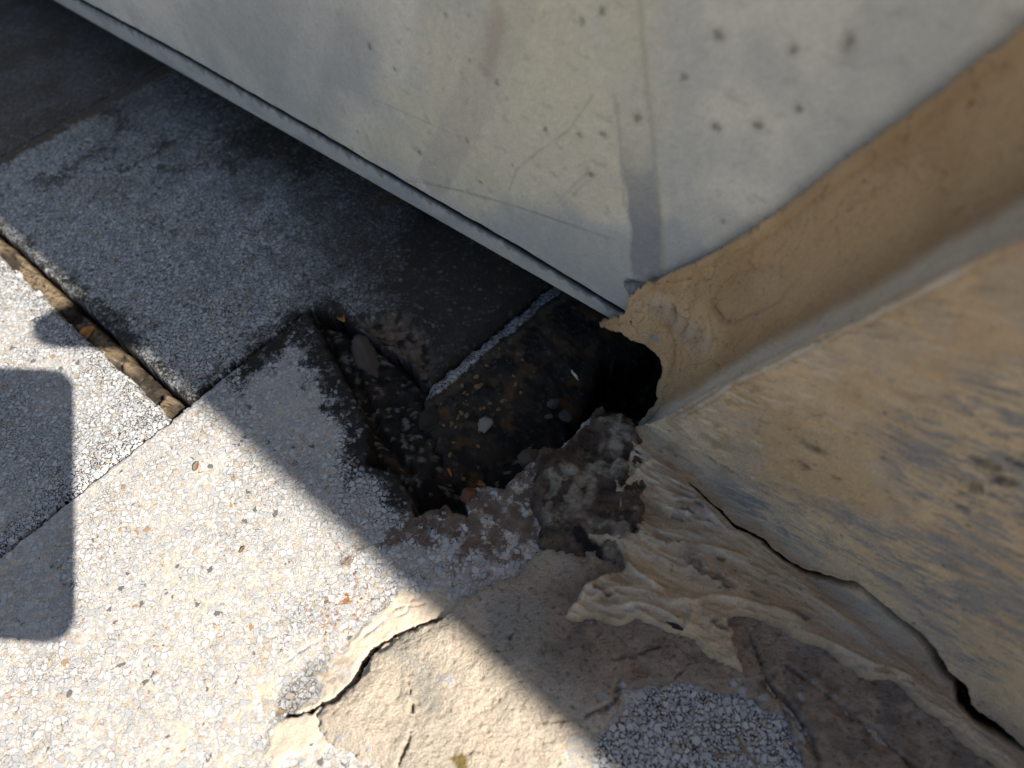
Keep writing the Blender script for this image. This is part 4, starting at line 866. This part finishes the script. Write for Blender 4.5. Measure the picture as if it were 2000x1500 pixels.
leaf(832, 778, .016, .005, 1.15, flat_mat('red_bark', (.12, .035, .015), .8, .3, 400, .0003), 'bark_strip', 'reddish bark strip just below the tip of the shattered slab', 'bark', .001, .8)
leaf(385, 913, .0062, .0028, 1.35, M_SEED, 'seed_husk', 'tiny brown curled husk on the sunlit slab', 'seed')
leaf(475, 1075, .004, .0015, .9, M_SEED, 'seed_husk', 'tiny dark sliver on the sunlit slab below the curled husk', 'seed')
leaf(1318, 1224, .0085, .0022, -.5, flat_mat('black_bit', (.012, .012, .012), .5, .2), 'black_chip', 'black sliver lying on the folded cream sealant', 'debris', .0008, .3)
def tube(name, pts, rad, mat, label, cat, col_parent=None):
    b = bmesh.new(); P_ = np.array(pts); rings = []
    for i, p in enumerate(P_):
        d_ = P_[min(i+1, len(P_)-1)]-P_[max(i-1, 0)]; d_ /= np.linalg.norm(d_); x_ = np.cross(d_, [0, 0, 1.0]); x_ /= np.linalg.norm(x_); y_ = np.cross(d_, x_)
        r_ = rad*(1-.5*i/(len(P_)-1)); rings.append([b.verts.new(p+r_*(math.cos(k*1.0472)*x_+math.sin(k*1.0472)*y_)) for k in range(6)])
    for i in range(len(rings)-1):
        for k in range(6): b.faces.new([rings[i][k], rings[i][(k+1) % 6], rings[i+1][(k+1) % 6], rings[i+1][k]])
    b.faces.new(rings[0][::-1]); b.faces.new(rings[-1])
    for f in b.faces: f.smooth = True
    me = bpy.data.meshes.new(name); b.to_mesh(me); me.materials.append(mat); return tag(link(bpy.data.objects.new(name, me)), label, cat)
tube('dry_grass', [at(x, y, .0045+k*.0006) for k, (x, y) in enumerate(((1395, 1478), (1425, 1473), (1450, 1468)))], .0006, M_TWIG, 'short dry grass stem lying across the shaded pebbles at the bottom', 'stem')
tube('dry_grass', [at(x, y, .0045+k*.0004) for k, (x, y) in enumerate(((1440, 1440), (1455, 1466), (1472, 1488), (1486, 1508)))], .0008, M_TWIG, 'long dry stem crossing the shaded pebbles towards the bottom edge', 'stem')
# metal burr where panel and sealant meet
burr = bmesh.new(); q = [wA(1226, 542, .004), wA(1272, 550, .002), wA(1262, 574, .003), wA(1244, 566, .006)]; q2 = [p+mA*.0012 for p in q]
v1 = [burr.verts.new(p-np.array(cab.location)) for p in q]; v2 = [burr.verts.new(p-np.array(cab.location)) for p in q2]
burr.faces.new(v1); burr.faces.new(v2[::-1])
for i in range(4): burr.faces.new([v1[i], v2[i], v2[(i+1) % 4], v1[(i+1) % 4]])
bmesh.ops.recalc_face_normals(burr, faces=burr.faces); bmesh.ops.subdivide_edges(burr, edges=burr.edges[:], cuts=3, use_grid_fill=True)
for vv in burr.verts: vv.co += Vector((rg.gauss(0, .0002), rg.gauss(0, .0002), rg.gauss(0, .0002)))
me = bpy.data.meshes.new('bent_burr'); burr.to_mesh(me); me.materials.append(flat_mat('burr_metal', (.16, .17, .19), .4, .4, 500, .0004)); link(bpy.data.objects.new('bent_burr', me), cab)

# ------------------------------------------------------------------ the phone that takes the picture and the hand by it (their shadows fall on the left slab)
def cw_(x, y, z_): return CAM+R@(np.array([x, y, z_])/1000.0)
ph = thing('phone', 'dark phone held above the paving, its shadow falling on the left slab', 'phone', cw_(0, -28, 12))
pm = Matrix([[R[i, j] for j in range(3)] for i in range(3)]).to_4x4() @ Matrix.Rotation(math.radians(-3), 4, 'Z')
ph.rotation_euler = pm.to_euler()
def rbox(name, sx, sy, sz, rad, mat, off=(0, 0, 0), parent=None):
    b = bmesh.new(); pts = []
    for cx_, cy_, a0 in ((sx-rad, sy-rad, 0), (-sx+rad, sy-rad, 90), (-sx+rad, -sy+rad, 180), (sx-rad, -sy+rad, 270)):
        for k in range(9): an = math.radians(a0+k*11.25); pts.append((cx_+rad*math.cos(an), cy_+rad*math.sin(an)))
    lo_ = [b.verts.new((x+off[0], y+off[1], -sz+off[2])) for x, y in pts]; hi_ = [b.verts.new((x+off[0], y+off[1], sz+off[2])) for x, y in pts]
    b.faces.new(lo_[::-1]); b.faces.new(hi_)
    for i in range(len(pts)): b.faces.new([lo_[i], lo_[(i+1) % len(pts)], hi_[(i+1) % len(pts)], hi_[i]])
    me = bpy.data.meshes.new(name); b.to_mesh(me); me.materials.append(mat); return link(bpy.data.objects.new(name, me), parent)
M_PH = flat_mat('phone_black', (.02, .02, .022), .3, .1)
rbox('body', .072, .0715, .0038, .014, M_PH, (-.033, 0, 0), ph)
rbox('screen', .069, .0685, .0003, .012, flat_mat('screen_glass', (.01, .01, .012), .08, .05), (-.033, 0, .0042), ph)
HB = 150.0                                                              # the hand hovers further up towards the sun
def hp(x, y, dz=0): return cw_(x, y, 9)+L*(HB+dz)/1000.0
mh = bpy.data.meshes.new('hand'); verts = []; edges = []; rad = []
def ch(par, pts):
    for p, r_ in pts:
        verts.append(tuple(p)); rad.append(r_/1000.0)
        if par is not None: edges.append((par, len(verts)-1))
        par = len(verts)-1
    return par
wr = ch(None, [(hp(150, 190, 40), 26)]); pk = ch(wr, [(hp(125, 150, 20), 30), (hp(105, 125, 5), 28)])
ch(pk, [(hp(96, 84, 0), 32), (hp(66, 76, 0), 24), (hp(38, 72, 2), 17), (hp(18, 67, 4), 11)])
ch(pk, [(hp(95, 100, 10), 12), (hp(88, 88, 22), 11), (hp(96, 92, 36), 10), (hp(106, 100, 40), 9)])
ch(pk, [(hp(112, 98, 14), 12), (hp(108, 88, 28), 11), (hp(114, 92, 42), 10), (hp(122, 100, 46), 9)])
ch(pk, [(hp(128, 100, 18), 11), (hp(126, 92, 30), 10), (hp(130, 96, 40), 9), (hp(136, 104, 44), 8)])
ch(pk, [(hp(92, 140, 8), 13), (hp(78, 130, 16), 12), (hp(70, 118, 24), 11)])
mh.from_pydata(verts, edges, []); hand = link(bpy.data.objects.new('person', mh))
sk = hand.modifiers.new('skin', 'SKIN'); mh.skin_vertices.new() if not mh.skin_vertices else None
for i, sv in enumerate(mh.skin_vertices[0].data): sv.radius = (rad[i], rad[i]); sv.use_root = (i == 0)
ss_ = hand.modifiers.new('sub', 'SUBSURF'); ss_.levels = 2; ss_.render_levels = 2
mh.materials.append(flat_mat('skin', (.45, .27, .19), .5, .08, 200, .0002)); tag(hand, 'hand with one finger pointing past the phone', 'person')
